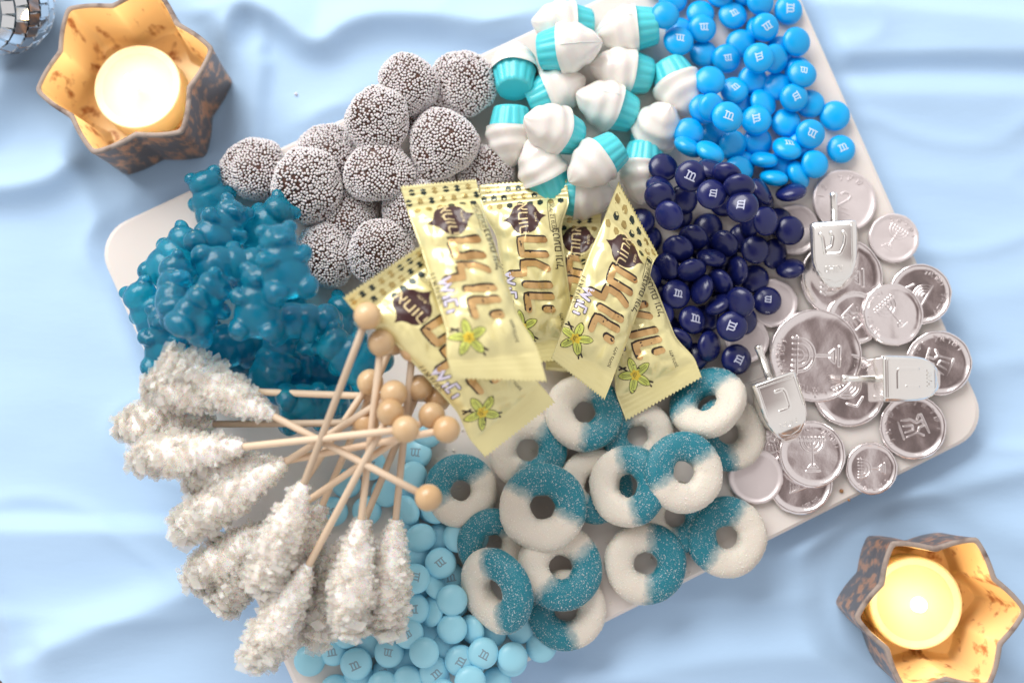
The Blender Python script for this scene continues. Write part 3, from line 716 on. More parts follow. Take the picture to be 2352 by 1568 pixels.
def add_dreidel(px, py, yaw, roll, strokes, latin, label, q=0.92):
    body, hnd, frm, let, lat = dreidel(strokes, latin)
    rot0 = rz(R(yaw)) @ Matrix.Rotation(R(roll), 3, 'Y')
    (x, y, z), rot = settle(np.array(body[0] + hnd[0]), rot0, px, py, q, (-6, 0, 6), R(yaw))
    e = empty('dreidel', (x, y, z), rot); tag(e, label, 'dreidel', 'silver dreidels')
    b = obj('body', mk('dbody', *body, False), M_dreid, e); bb = b.modifiers.new('b', 'BEVEL'); bb.width = 0.0007; bb.segments = 3; b.data.polygons.foreach_set('use_smooth', [True] * len(b.data.polygons))
    obj('handle', mk('dh', *hnd), M_dreid, e); obj('face_frame', mk('df', *frm), M_dreid, b); obj('hebrew_letter', mk('dl', *let), M_dreid, b); obj('letter_name', mk('dn', *lat, False), M_dreid, b)
add_dreidel(*cB(985, 760), 0, -14, SHIN, 'SHIN', 'silver dreidel with letter shin, handle pointing up, beside navy candies')
add_dreidel(*cA(545, 760), 19, 6, NUN, 'NUN', 'silver dreidel with letter nun, standing beside the white ring')
add_dreidel(*cA(1470, 560), 90, 4, HAY, 'HAY', 'silver dreidel with letter hay, lying sideways on the coins')

# ================================================================== GUMMY BEARS
def bear_mesh():
    E = [((0, -3.0, 5), (6.6, 7.6, 5.4)), ((0, 2.2, 5), (6.0, 6.0, 5.0)), ((0, 8.2, 5.2), (5.1, 4.9, 4.9)), ((0, 7.6, 9.2), (2.5, 2.0, 1.9)),
         ((0, 7.9, 10.9), (0.85, 0.75, 0.6)), ((-1.7, 9.8, 9.5), (0.65, 0.65, 0.6)), ((1.7, 9.8, 9.5), (0.65, 0.65, 0.6))]
    for s_ in (-1, 1):
        E += [((s_ * 3.5, 11.6, 5.9), (2.2, 2.2, 1.9)), ((s_ * 5.4, 2.6, 7.0), (2.2, 2.9, 3.2)), ((s_ * 3.9, 1.8, 9.3), (1.9, 1.7, 1.3)), ((s_ * 4.3, -7.6, 5.8), (3.3, 4.0, 5.0)), ((s_ * 3.9, -8.2, 9.6), (2.5, 2.3, 1.4))]
    bm = bmesh.new()
    for c, r_ in E:
        bmesh.ops.create_icosphere(bm, subdivisions=3, radius=1.0, matrix=Matrix.Translation(Vector(c) * S) @ Matrix.Diagonal((r_[0] * S, r_[1] * S, r_[2] * S, 1)))
    me = bpy.data.meshes.new('b'); bm.to_mesh(me); bm.free(); o = bpy.data.objects.new('b', me); COL.objects.link(o)
    m1 = o.modifiers.new('r', 'REMESH'); m1.mode = 'VOXEL'; m1.voxel_size = 0.00042
    m2 = o.modifiers.new('s', 'SMOOTH'); m2.factor = 0.5; m2.iterations = 9
    dg = bpy.context.evaluated_depsgraph_get(); out = bpy.data.meshes.new_from_object(o.evaluated_get(dg)); bpy.data.objects.remove(o)
    bm = bmesh.new(); bm.from_mesh(out); bmesh.ops.translate(bm, verts=bm.verts[:], vec=(0, -0.0005, -0.0052)); bmesh.ops.scale(bm, verts=bm.verts[:], vec=(1.34, 1.12, 1.26)); bm.to_mesh(out); bm.free()
    # ear dimples
    out.polygons.foreach_set('use_smooth', [True] * len(out.polygons)); out.materials.clear(); out.materials.append(M_bear); return out
BEAR = bear_mesh(); BV = verts_of(BEAR); BVs = BV[::7]
# pixel (crop), head direction, roll about the long axis
BEARS = [(610,200,110,180),(500,560,60,120),(430,1000,170,90),(800,1150,30,0),(1085,765,80,90),(1340,960,60,180),(1180,1170,120,180),(1300,1250,170,0),
 (930,340,45,180),(360,540,55,190),(235,880,120,170),(750,1060,20,200),(980,1200,72,170),(1220,1435,5,20),(325,1050,95,-20),(650,370,60,15),(710,590,8,180),(370,740,92,95),(1160,920,2,100),(630,880,58,80),(1470,1150,140,180),(890,815,88,-8),(1045,570,105,8)]
BEARS = [(263.4 + a / 2.688, 395.1 + b / 2.688, c, d) for a, b, c, d in BEARS]
places = row_places(BEARS, 5)
for i, (px, py, hd, roll) in enumerate(BEARS):
    rot0 = rz(R(hd - 90)) @ Matrix.Rotation(R(roll), 3, 'Y'); sc = 1.16
    if i >= len(BEARS) - 2: rot0 = rz(R(hd - 90)) @ Matrix.Rotation(R(22), 3, 'X') @ Matrix.Rotation(R(roll), 3, 'Y')
    (x, y, z), rot = settle(BVs * sc, rot0, px, py, 0.985, (-16, -8, 0, 8, 16), R(hd))
    o = obj('gummy_bear', BEAR, None, None, (x, y, z), rot); o.scale = (sc,) * 3
    pose = 'face up' if abs(roll) < 45 else ('on its side' if abs(roll) < 130 else 'face down')
    if i == len(BEARS) - 2: lab = 'bright clear blue gummy bear sitting upright with face and paws showing'
    elif i == len(BEARS) - 1: lab = 'brightest cyan gummy bear leaning on the chocolates, topmost of the heap'
    else: lab = f'blue gummy bear lying {pose}, {places[i]}'
    tag(o, lab, 'gummy bear', 'blue gummy bears')

buttons(LIGHT, 'l', 'light blue', 'light blue button candies', 'bottom')

# ================================================================== SUGARED RINGS
def ring_half(a0, a1, seed):
    r_ = np.random.default_rng(seed); v, f = [], []; na, nt = 40, 28
    for i in range(na + 1):
        for j in range(nt):
            p = 2 * PI * j / nt; wob = 0.10 * math.sin(2 * p + seed) + 0.05 * math.sin(3 * p + 2.0)
            a = a0 + (a1 - a0) * i / na + wob * (1 if i == 0 or i == na else 0) * 1.0
            if 0 < i < na: a = a0 + wob * (1 - i / na) + (a1 - a0) * i / na + wob * (i / na)
            lump = 1 + 0.085 * mnoise.noise(Vector((math.cos(a) * 1.7, math.sin(a) * 1.7, math.sin(p) + 4 + 3 * seed)))
            rt = 7.15 * lump; ct, st = math.cos(p), math.sin(p); sq = 0.86
            rr = 12.7 + rt * (abs(ct) ** sq) * (1 if ct > 0 else -1); zz = 5.6 * (abs(st) ** 0.8) * (1 if st > 0 else -1) * lump
            v.append((rr * math.cos(a), rr * math.sin(a), zz))
    for i in range(na):
        for j in range(nt): f.append((i * nt + j, (i + 1) * nt + j, (i + 1) * nt + (j + 1) % nt, i * nt + (j + 1) % nt))
    return v, f
def grains(v, f, n, size, seed):
    r_ = np.random.default_rng(seed); V = np.array(v); mm = []
    qs = np.array(f); c = V[qs].mean(1); ar = np.linalg.norm(np.cross(V[qs[:, 1]] - V[qs[:, 0]], V[qs[:, 3]] - V[qs[:, 0]]), axis=1)
    for k_ in r_.choice(len(qs), n, p=ar / ar.sum()):
        w = r_.dirichlet((1, 1, 1, 1)); p = (V[qs[k_]] * w[:, None]).sum(0)
        if mnoise.noise(Vector(p * 0.28 + seed)) < -0.25 and r_.random() < 0.7: continue
        mm.append((rand_rot() @ np.diag(r_.uniform(0.6, 1.3, 3) * size * r_.choice((0.6, 1, 1.9), p=(0.5, 0.38, 0.12))), p))
    cv = np.array([(1, 0, 0), (-1, 0, 0), (0, 1, 0), (0, -1, 0), (0, 0, 1), (0, 0, -1)], float); cf = [(0, 2, 4), (2, 1, 4), (1, 3, 4), (3, 0, 4), (2, 0, 5), (1, 2, 5), (3, 1, 5), (0, 3, 5)]
    return scatter(cv, cf, mm)
RINGM = []
for sd in (1, 2, 3, 4):
    b = ring_half(-PI / 2, PI / 2, sd); w = ring_half(PI / 2, 3 * PI / 2, sd)
    mb = mk('rb', *b); mb.materials.append(M_ringb); mw = mk('rw', *w); mw.materials.append(M_ringw)
    gb = mk('gb', *grains(*b, 3200, 0.21, sd), False); gb.materials.append(M_sugar); gw = mk('gw', *grains(*w, 2600, 0.21, sd + 5), False); gw.materials.append(M_sugarw)
    RINGM.append((mb, mw, gb, gw, np.array(b[0] + w[0])))
# crop px, radius, direction of the blue half, tilt axis, tilt, label
RINGS = [(960,690,195,-55,0,0,'sugared ring mostly hidden, white curve showing between two larger rings'),(1180,430,190,200,0,0,'sugared ring under the right wrapper, white patch showing'),(1370,850,190,-20,0,0,'sugared ring under two others, only dark blue showing'),
 (265,715,190,125,0,0,'dark blue and white sugared ring beside the light blue candies, nearest the wooden balls'),(430,990,185,130,0,0,'sugared ring tucked under the bright topmost ring, blue to upper left'),(1650,420,195,195,0,0,'sugared ring under the white ring beside the nun dreidel'),
 (810,1330,205,200,0,0,'sugared ring at the lower board edge under another ring'),(610,505,205,-30,0,0,'sugared ring just below the long wrapper tip, blue to the right'),(905,310,205,-12,0,0,'sugared ring between two wrapper ends, blue half right'),
 (1220,1090,212,-3,0,0,'sugared ring near lower board edge, blue half exactly right'),(1640,955,208,148,-60,10,'sugared ring overhanging lower right, blue half upper left with yellowish hole'),(780,1110,220,-48,0,0,'sugared ring with blue half lower right, under the bright topmost ring'),
 (1130,690,208,15,85,-30,'tilted sugared ring with narrow hole, white half left'),(1540,260,205,120,225,42,'thick sugared ring by the right wrapper end, mostly white'),(1415,620,205,122,0,7,'sugared ring with blue upper left and white lower right, on top at right'),
 (450,1230,222,12,-68,46,'steeply tilted sugared ring over the light blue candies'),(688,800,222,62,0,5,'brightest sugared ring, topmost, blue half upper right')]
for i, (a, b, rr, ba, ta, tl, lab) in enumerate(RINGS):
    px, py = 940.8 + a / 2.2522, 809.1 + b / 2.2522; mb, mw, gb, gw, V = RINGM[i % 4]; sc = rr / 2.2522 * 1.063 / 5.35 / 19.85
    rot0 = raxis(R(ta), R(tl)) @ rz(R(ba)); (x, y, z), rot = settle(V * sc, rot0, px, py, 0.93, (-12, -6, 0, 6, 12) if tl < 20 and tl > -20 else (0,))
    e = empty('gummy_ring', (x, y, z), rot); e.scale = (sc,) * 3; tag(e, lab, 'gummy ring', 'blue and white sugared gummy rings')
    o1 = obj('blue_half', mb, None, e); o2 = obj('white_half', mw, None, e)
    g1 = obj('sugar_grains', gb, None, o1); g1['kind'] = 'stuff'; g2 = obj('sugar_grains', gw, None, o2); g2['kind'] = 'stuff'

# ================================================================== ROCK CANDY STICKS
def crystals(seed):
    r_ = np.random.default_rng(seed); Lc = 60.0
    env = lambda s_: 1.6 + 9.2 * math.sin(PI * min(1, (s_ * 0.80 + 0.03))) ** 0.85 * (0.75 + 0.25 * s_)
    core_v, core_f = [], []; m, n = 26, 20
    for i in range(m + 1):
        s_ = i / m
        for k_ in range(n):
            a = 2 * PI * k_ / n; rr = env(s_) * 0.72 * (1 + 0.25 * mnoise.noise(Vector((s_ * 7 + seed, math.cos(a) * 1.3, math.sin(a) * 1.3))))
            if i == m: rr *= 0.05
            if i == 0: rr = 1.5
            core_v.append((s_ * Lc - (2.0 if i == m else 0), rr * math.cos(a), rr * math.sin(a)))
    for i in range(m):
        for k_ in range(n): core_f.append((i * n + k_, (i + 1) * n + k_, (i + 1) * n + (k_ + 1) % n, i * n + (k_ + 1) % n))
    c = 0.72
    cv = np.array([(x, y, z) for x in (-1, 1) for y in (-1, 1) for z in (-1, 1)], float)
    # a sugar crystal: oblong block with two slanting ends
    cv[:, 0] *= 1.15; cv[cv[:, 0] > 0, 1] *= 0.8; cv[:, 2] += 0.25 * cv[:, 0]
    cf = [(0, 1, 3, 2), (4, 6, 7, 5), (0, 4, 5, 1), (2, 3, 7, 6), (0, 2, 6, 4), (1, 5, 7, 3)]
    mm = []
    for i in range(680):
        s_ = r_.random() ** 0.85; a = r_.uniform(0, 2 * PI); lump = 1 + 0.25 * mnoise.noise(Vector((s_ * 7 + seed, math.cos(a) * 1.3, math.sin(a) * 1.3)))
        if s_ > 0.93: rr = env(s_) * r_.random() ** 0.5 * lump; xx = Lc * min(1, s_ + 0.03)
        else: rr = env(s_) * lump * r_.uniform(0.62, 0.90); xx = s_ * Lc
        size = r_.uniform(0.6, 1.1) * (0.6 + 0.85 * s_) * (1.7 if r_.random() < 0.10 else 1)
        rot = rand_rot() @ np.diag(np.array([1.15, 1.0, r_.uniform(0.7, 1.0)]) * size)
        mm.append((rot, (xx, rr * math.cos(a), rr * math.sin(a))))
    V, F = scatter(cv, cf, mm)
    a = mk('core', core_v, core_f); a.materials.append(M_core); b = mk('crystals', V, F, False); b.materials.append(M_crys); b.materials.append(M_crysm)
    b.polygons.foreach_set('material_index', [int(i_ // 6 * 7919 % 20 >= 8) for i_ in range(len(b.polygons))])
    return a, b, np.array(core_v)[::2] * np.array([1, 1.25, 1.25])
CR = [crystals(s_) for s_ in (3, 4, 5, 6)]
bsv, bsf = ico(4); BALL = mk('ball', bsv * 5.5, bsf); BALL.materials.append(M_ball)
cR = lambda p: (225.8 + p[0] / 1.984, 752.6 + p[1] / 1.984)
ROCK = [((1525,325),(700,285),(240,270),'rock candy stick lying lowest at the top, crystals behind the foremost upper cluster'),((1365,70),(1000,800),(800,1260),'rock candy stick with ball hidden behind another ball, cluster under the central one'),
 ((1265,250),(790,850),(520,1290),'rock candy stick with lowest left cluster and hidden ball'),((1480,275),(1210,860),(960,1450),'rock candy stick whose cluster lies between the two bottom clusters'),((1445,110),(1345,870),(1290,1390),'rock candy stick with squared off cluster against the light blue candies'),
 ((1540,405),(750,850),(370,1170),'rock candy stick with rounded cluster at the lower left, brown ball under another'),((1600,470),(800,580),(370,690),'rock candy stick with rightmost ball, cluster under the long pale stick'),
 ((1260,440),(515,440),(40,435),'rock candy stick with leftmost blurred cluster'),((1365,310),(845,590),(330,920),'rock candy stick with wide cluster in the left middle'),
 ((1300,100),(1215,870),(1125,1385),'rock candy stick with upright cluster near the light blue candies'),((1490,755),(800,400),(300,150),'rock candy stick with uppermost clear cluster and lowest wooden ball'),((1240,-20),(935,705),(730,1185),'rock candy stick with highest wooden ball and reddish stick'),
 ((1345,400),(975,1090),(690,1540),'rock candy stick reaching the bottom with the lowest cluster'),((1415,470),(655,530),(115,590),'topmost rock candy stick lying level, ball in front of the others')]
def add_rock(i):
    b0, n0, t0, lab = ROCK[i]
    B, N_, T = (np.array(cR(p)) for p in (b0, n0, t0)); ang = math.atan2(-(T - B)[1], (T - B)[0])
    k_ = 1.063 / 5.6; Ls = np.linalg.norm(N_ - B) * k_; Lt = np.linalg.norm(T - B) * k_; mid = Lt / 2; ca, cb, cp = CR[i % 4]; sx = (Lt - Ls) / 60.0
    hv, hf = lathe([(0.01, 0), (1.5, 0.1), (1.5, Ls * 0.33), (1.5, Ls * 0.66), (1.5, Ls + 3)], 12); st = np.array([(z - mid, x, y) for x, y, z in hv])
    P = np.concatenate([cp * np.array([sx, 1, 1]) + np.array([Ls - mid, 0, 0]), bsv[::3] * 5.5 + np.array([-mid, 0, 0]), np.array([(x - mid, 1.7 * s_, z) for x in np.arange(0, Ls, 1.0) for s_ in (-0.6, 0, 0.6) for z in (-1.7, 1.7)])])
    rot0 = rz(ang); ctr = (B + T) / 2
    best = None
    for pitch in range(-18, 19, 2):
        r2 = rz(ang) @ Matrix.Rotation(R(pitch), 3, 'Y'); Q = P @ np.array(r2).T; x, y, z = rest(Q, *ctr, 0.975)
        c_ = z + 0.05 * abs(pitch)
        if best is None or c_ < best[0]: best = (c_, x, y, z, r2, Q)
    _, x, y, z, r2, Q = best; stamp(Q, x, y, z)
    e = empty('rock_candy_stick', (x, y, z), r2); tag(e, lab, 'rock candy', 'rock candy sticks')
    obj('stick', mk('stick', st, hf), M_stick, e); obj('ball', BALL, None, e, (-mid, 0, 0), rz(random.uniform(0, 6)) @ Matrix.Rotation(random.uniform(0, 3), 3, 'X'))
    roll = Matrix.Rotation(random.uniform(0, 6.28), 3, 'X')
    co = obj('sugar_core', ca, None, e, (Ls - mid, 0, 0), roll); co.scale = (sx, 1.10, 1.10)
    cr = obj('sugar_crystals', cb, None, co); cr['kind'] = 'stuff'
for i in range(len(ROCK)):
    if i != 11: add_rock(i)

# ================================================================== WRAPPED BARS
class Bar:
    def __init__(s, L, Wb, We, seed, curl=(0, 0), skew=(0, 0)):
        s.L, s.W, s.We, s.seed, s.curl, s.skew = L, Wb, We, seed, curl, skew
    def half(s, u):
        d = s.L / 2 - 9.5 - abs(u); k_ = min(1, max(0, d / 17)); k_ = k_ * k_ * (3 - 2 * k_); e = s.We[0 if u > 0 else 1]; return (s.W * k_ + e * (1 - k_)) / 2
    def bend(s, u):
        e = max(0, abs(u) - (s.L / 2 - 13)); return s.curl[0 if u > 0 else 1] * e * e * 0.02
    def sk(s, u, v):
        return u + s.skew[0 if u > 0 else 1] * v * min(1.0, abs(u) / (s.L / 2)) ** 2.5
    def z(s, u, v, side=1):
        hw = s.half(u); t = min(0.9999, abs(v) / hw); d = s.L / 2 - 9.5 - abs(u)
        f_ = 0 if d <= 0 else 1 - math.exp(-d / 7.0)
        g = (1 - t ** 2.8) ** 0.6; z = side * (8.4 if side > 0 else 7.2) * f_ * g
        cre = math.exp(-max(d, 0) / 10.0) * (1 if d > 0 else 0.15)
        z += side * 2.0 * cre * math.sin(v * 0.62 + 2.2 * mnoise.noise(Vector((u * 0.08, v * 0.1, s.seed)))) * g * f_
        nz = mnoise.noise(Vector((u * 0.05 + v * 0.06, v * 0.09 - u * 0.035, s.seed + 7))); n2 = mnoise.noise(Vector((u * 0.09 - v * 0.07, v * 0.06 + u * 0.02, s.seed + 3)))
        z += side * (2.2 * (abs(nz) - 0.2) - 1.5 * abs(n2) + 0.6 * mnoise.noise(Vector((u * 0.13, v * 0.13, s.seed + 2))) * (0.3 + cre)) * f_ * g
        vd = mnoise.voronoi(Vector((u * 0.085 + v * 0.02, v * 0.11, s.seed * 3.7)))[0]; e_ = min(1.0, (vd[1] - vd[0]) * 2.6)
        z += side * 1.9 * (e_ - 0.6) * f_ * g * (0.40 + 1.2 * cre)
        if d <= 0: z += (0.26 if u > 0 else 0.10) * math.sin(u * 2 * PI / 2.1) + 0.12 * side + 0.5 * mnoise.noise(Vector((u * 0.12, v * 0.12, s.seed + 12)))
        return z + s.bend(u)
    def mesh(s):
        NU, NV = 110, 44; v, f = [], []
        for side in (1, -1):
            for i in range(NU + 1):
                u0 = s.L * (i / NU - 0.5)
                for j in range(NV + 1):
                    u = u0; t = 2 * j / NV - 1; hw = s.half(u0)
                    if i in (0, NU): u += (0.75 if j % 2 else -0.2) * (1 if i == 0 else -1)
                    v.append((s.sk(u, hw * t), hw * t, s.z(u0, hw * t, side)))
        n = (NU + 1) * (NV + 1)
        for i in range(NU):
            for j in range(NV):
                a = i * (NV + 1) + j; f.append((a, a + NV + 1, a + NV + 2, a + 1)); b = n + a; f.append((b, b + 1, b + NV + 2, b + NV + 1))
            for j in (0, NV):
                a = i * (NV + 1) + j; q = (a, n + a, n + a + NV + 1, a + NV + 1); f.append(q if j else tuple(reversed(q)))
        return v, f
    def decal(s, vf, eps):
        v, f = vf[0], vf[1]; lay = vf[2] if len(vf) > 2 else [0] * len(v)
        out = []
        for (x, y), l in zip(v, lay):
            lim = s.half(x) * 0.985; y = max(-lim, min(lim, y)); out.append((s.sk(x, y), y, s.z(x, y) + eps + 0.02 * l))
        return out, f
def ell(cx, cy, a, b, ang, n=16, pointy=False):
    o = []
    for k_ in range(n):
        t = 2 * PI * k_ / n; r_ = 1
        x, y = a * math.cos(t), b * math.sin(t) * (abs(math.sin(t)) ** 0.35 if pointy else 1); o.append((cx + x * math.cos(ang) - y * math.sin(ang), cy + x * math.sin(ang) + y * math.cos(ang)))
    return o
def shear(pts, k_=0.22): return [(x + k_ * y, y) for x, y in pts]
def add_bar(hexe, ende, label, Wb=30, seed=0, q=0.9, curl=(1.0, -0.5), roll=0, tilts=(-14, -10, -6, -3, 0, 3, 6, 10, 14), lift=5.8):
    he_, ee_ = np.array(hexe, float), np.array(ende, float); A, B = he_.mean(0), ee_.mean(0); ax = (A - B) / np.linalg.norm(A - B)
    We, skw = [], []
    for ed in (he_, ee_):                                          # edge given left to right with the patterned end up
        dv = ed[1] - ed[0]; al = dv @ ax; ac = dv @ np.array([-ax[1], ax[0]]); We.append(abs(ac) * 1.063 / lift); skw.append(-al / abs(ac))
    L = np.linalg.norm(A - B) * 1.063 / lift; ang = math.atan2(-(A - B)[1], (A - B)[0]); bar = Bar(L, Wb, We, seed, curl, skw)
    v, f = bar.mesh(); V = np.array(v); ctr = (A + B) / 2; best = None
    for a in tilts:
        for rl in ((roll,) if roll else (-8, 0, 8)):
            r2 = rz(ang) @ Matrix.Rotation(R(a), 3, 'Y') @ Matrix.Rotation(R(rl), 3, 'X'); Q = V[::2] @ np.array(r2).T; x, y, z = rest(Q, *ctr, q); c_ = z + 0.05 * abs(a)
            if best is None or c_ < best[0]: best = (c_, x, y, z, r2)
    _, x, y, z, r2 = best; stamp(V @ np.array(r2).T, x, y, z)
    e = empty('wrapped_bar', (x, y, z), r2); tag(e, label, 'candy bar', 'yellow wrapped candy bars')
    wr = obj('wrapper', mk('wrap', v, f), M_wrap, e)
    fx = lambda t: L * (0.5 - t)                                  # fraction from the patterned end
    sc = L / 92.0
    def put(name, parts, m, eps, parent=e):
        for k_, p in enumerate(parts): pass
        V_, F_ = merge([bar.decal(p, eps) for p in parts]); return obj(name, mk(name, V_, F_), m, parent)
    # hexagon pattern at the sealed end, some dark, some gold
    hd, hg, r_ = [], [], np.random.default_rng(seed + 40)
    for i in range(3):
        for j in range(8):
            cx = fx(0.012) - 2.2 - i * 3.9; cy_ = -16.5 + j * 4.7 + (2.35 if i % 2 else 0)
            if abs(cy_) > We[0] / 2 - 1.2: continue
            hx = fill2([(cx + 1.55 * math.cos(PI / 3 * k_) * r_.uniform(0.8, 1.1), cy_ + 1.5 * math.sin(PI / 3 * k_)) for k_ in range(6)])
            (hd if r_.random() < 0.5 else hg).append(hx)
    put('dark_hexagon_print', hd, M_hexd, 0.10); put('gold_hexagon_print', hg, M_hexg, 0.10)
    # brown badge
    bx = fx(0.215); prof_ = [(8.2, 0), (8.0, 2.2), (7.0, 4.2), (5.2, 5.6), (3.2, 6.3), (1.6, 7.4), (0.5, 9.0), (0, 10.2)]
    pb = prof_ + [(-a, b) for a, b in prof_[::-1][1:]]; pb += [(a, -b) for a, b in pb[::-1][1:-1]]
    bg = put('badge', [fill2([(bx + a * 0.98 * sc, b * 0.98 + 0.5) for a, b in pb], 1.6)], M_badge, 0.12)
    put('badge_lettering', [text2('הוחא', 5.2, bx, 1.2, 1.5), text2('תינולח', 1.2, bx, -4.4, 1.5)], M_cream, 0.20, bg)
    # outlined weight mark
    wx = fx(0.215); put('weight_mark', [strokes2([[(wx - 6.5, -13.2), (wx + 6.5, -13.2)], [(wx - 6.5, -10.4), (wx + 6.5, -10.4)], [(wx + 6.5 + 1.4 * math.cos(t), -11.8 + 1.4 * math.sin(t)) for t in np.linspace(-PI / 2, PI / 2, 7)], [(wx - 6.5 + 1.4 * math.cos(t), -11.8 + 1.4 * math.sin(t)) for t in np.linspace(PI / 2, 3 * PI / 2, 7)]], 0.22), text2('םרג 12 :ליכמ', 1.75, wx, -11.8, 1.5)], M_blackt, 0.13)
    put('flavour_line', [text2('לינו םעטב', 3.3, fx(0.40), -12.3, 1.5)], M_blackt, 0.13)
    put('side_lettering', [text2('ןטולג אלל', 2.5, fx(0.52), 14.2, 1.5)], M_blackt, 0.13)
    # large gold letters
    def gl(dx, dy):
        o = []; x0 = fx(0.325)
        het = [(-8.2, -7.2), (-8.2, 3.6), (-1, 3.6), (-1, -7.2)]; lam = [(-15.6, 9.2), (-18.6, 8.4), (-18.4, 3.6), (-12, 3.6), (-12.0, -2.5), (-15.2, -7.0)]; lam = [(-17.4, 9.6), (-17.4, 3.6), (-12.2, 3.6), (-12.2, -2.0), (-14.8, -7.2)]
        vav = [(-22.6, 3.6), (-22.6, -7.2)]; he = [(-34.2, 3.6), (-27.8, 3.6), (-27.8, -7.2)]; he2 = [(-33.8, -4.0), (-33.8, -6.8)]
        for k_, p in enumerate((het, lam, vav, he, he2)): o.append([(x0 + x * sc * 1.06 + dx, y + dy) for x, y in shear(p, 0.16)])
        return o
    put('lettering_shadow', [strokes2(gl(0.6, 0.4), 3.1)], M_blackt, 0.10)
    put('gold_lettering', [strokes2(gl(-0.15, -0.1), 2.75)], M_goldt, 0.22)
    mini = lambda: [[(x0 * sc * 1.05 + fx(0.50), y * 1.0 + 11.0) for x0, y in shear(p, 0.15)] for p in ([(-5.2, -2.2), (-3.9, 2.0), (-2.2, -2.2), (-0.6, 2.0), (0.4, -2.2)], [(-7.3, 2), (-7.3, 0)], [(-11.6, -2.2), (-9.2, -2.2), (-9.0, 2.0), (-10.6, 2.0)], [(-13.6, 2), (-13.6, 0)])]
    put('small_lettering_outline', [strokes2(mini(), 1.75)], M_blackt, 0.12); put('small_lettering', [strokes2(mini(), 1.1)], M_violet, 0.24)
    # vanilla flower with pods
    cx, cy_ = fx(0.80), 8.2; pods = put('vanilla_pods', [strokes2([[(cx + 1, cy_ + 0.5), (cx - 4.0, cy_ - 3.5), (cx - 7.2, cy_ - 5.0)], [(cx - 3, cy_ - 2.5), (cx - 5.8, cy_ - 6.2)], [(cx + 3, cy_ + 3), (cx + 6, cy_ + 5.4)], [(cx + 4.5, cy_ + 3), (cx + 4.8, cy_ + 6)]], 0.75)], M_blackt, 0.11)
    fl = empty('vanilla_flower'); fl.parent = e
    angs = [R(0 + 72 * k_) for k_ in range(5)]
    put('petal_outlines', [fill2(ell(cx + 3.9 * math.cos(a), cy_ + 3.9 * math.sin(a), 4.1, 1.95, a, 16, True)) for a in angs], M_blackt, 0.14, fl)
    put('petals', [fill2(ell(cx + 3.9 * math.cos(a), cy_ + 3.9 * math.sin(a), 3.8, 1.68, a, 16, True)) for a in angs], M_petal, 0.22, fl)
    put('petal_veins', [strokes2([[(cx + 2.2 * math.cos(a + d), cy_ + 2.2 * math.sin(a + d)), (cx + 6.2 * math.cos(a + d * 0.5), cy_ + 6.2 * math.sin(a + d * 0.5))] for a in angs for d in (-0.14, 0.14)], 0.16)], M_blackt, 0.28, fl)
    put('flower_centre', [fill2([(cx + (2.2 + 0.4 * math.cos(6 * t)) * math.cos(t), cy_ + (2.2 + 0.4 * math.cos(6 * t)) * math.sin(t)) for t in np.linspace(0, 2 * PI, 25)[:-1]])], M_centre, 0.34, fl)
    put('stamen_lines', [strokes2([[(cx - 1.0, cy_ + y), (cx + 0.2, cy_ + y + 0.3), (cx + 1.1, cy_ + y)] for y in (-0.7, 0, 0.7)], 0.22)], M_blackt, 0.42, fl)
    put('small_print', [text2('ןטולג אלל', 1.5, fx(0.80), -10.5, 1.5)], M_blackt, 0.13)
    return e
add_bar(((1280, 452), (1390, 448)), ((1245, 870), (1370, 880)), 'lowest yellow wrapped bar, only its gold patterned end showing between two others', seed=1, Wb=29)
add_bar(((1320, 575), (1450, 520)), ((1435, 985), (1622, 878)), 'yellow wrapped bar at the right, its lower end beside the navy candies', seed=2, roll=-6)
add_bar(((792, 690), (962, 575)), ((1115, 1045), (1283, 925)), 'leftmost yellow wrapped bar, end seal pointing at the wooden balls', seed=3, roll=10, q=0.975)
add_bar(((1086, 398), (1308, 392)), ((1160, 860), (1350, 840)), 'yellow wrapped bar in the middle back with the large clear brown badge', seed=4, curl=(-0.6, 0))
add_bar(((1418, 402), (1516, 580)), ((1258, 832), (1390, 932)), 'yellow wrapped bar leaning right with its patterned end beside navy candies', seed=5, curl=(1.2, -0.6), roll=10, q=0.97)
add_bar(((918, 428), (1088, 400)), ((1045, 868), (1252, 866)), 'front yellow wrapped bar lying over two others, whole flower showing', seed=6, curl=(0.5, -0.8), roll=12, q=0.985)

add_rock(11)                                                  # this one leans over the end of the leftmost bar

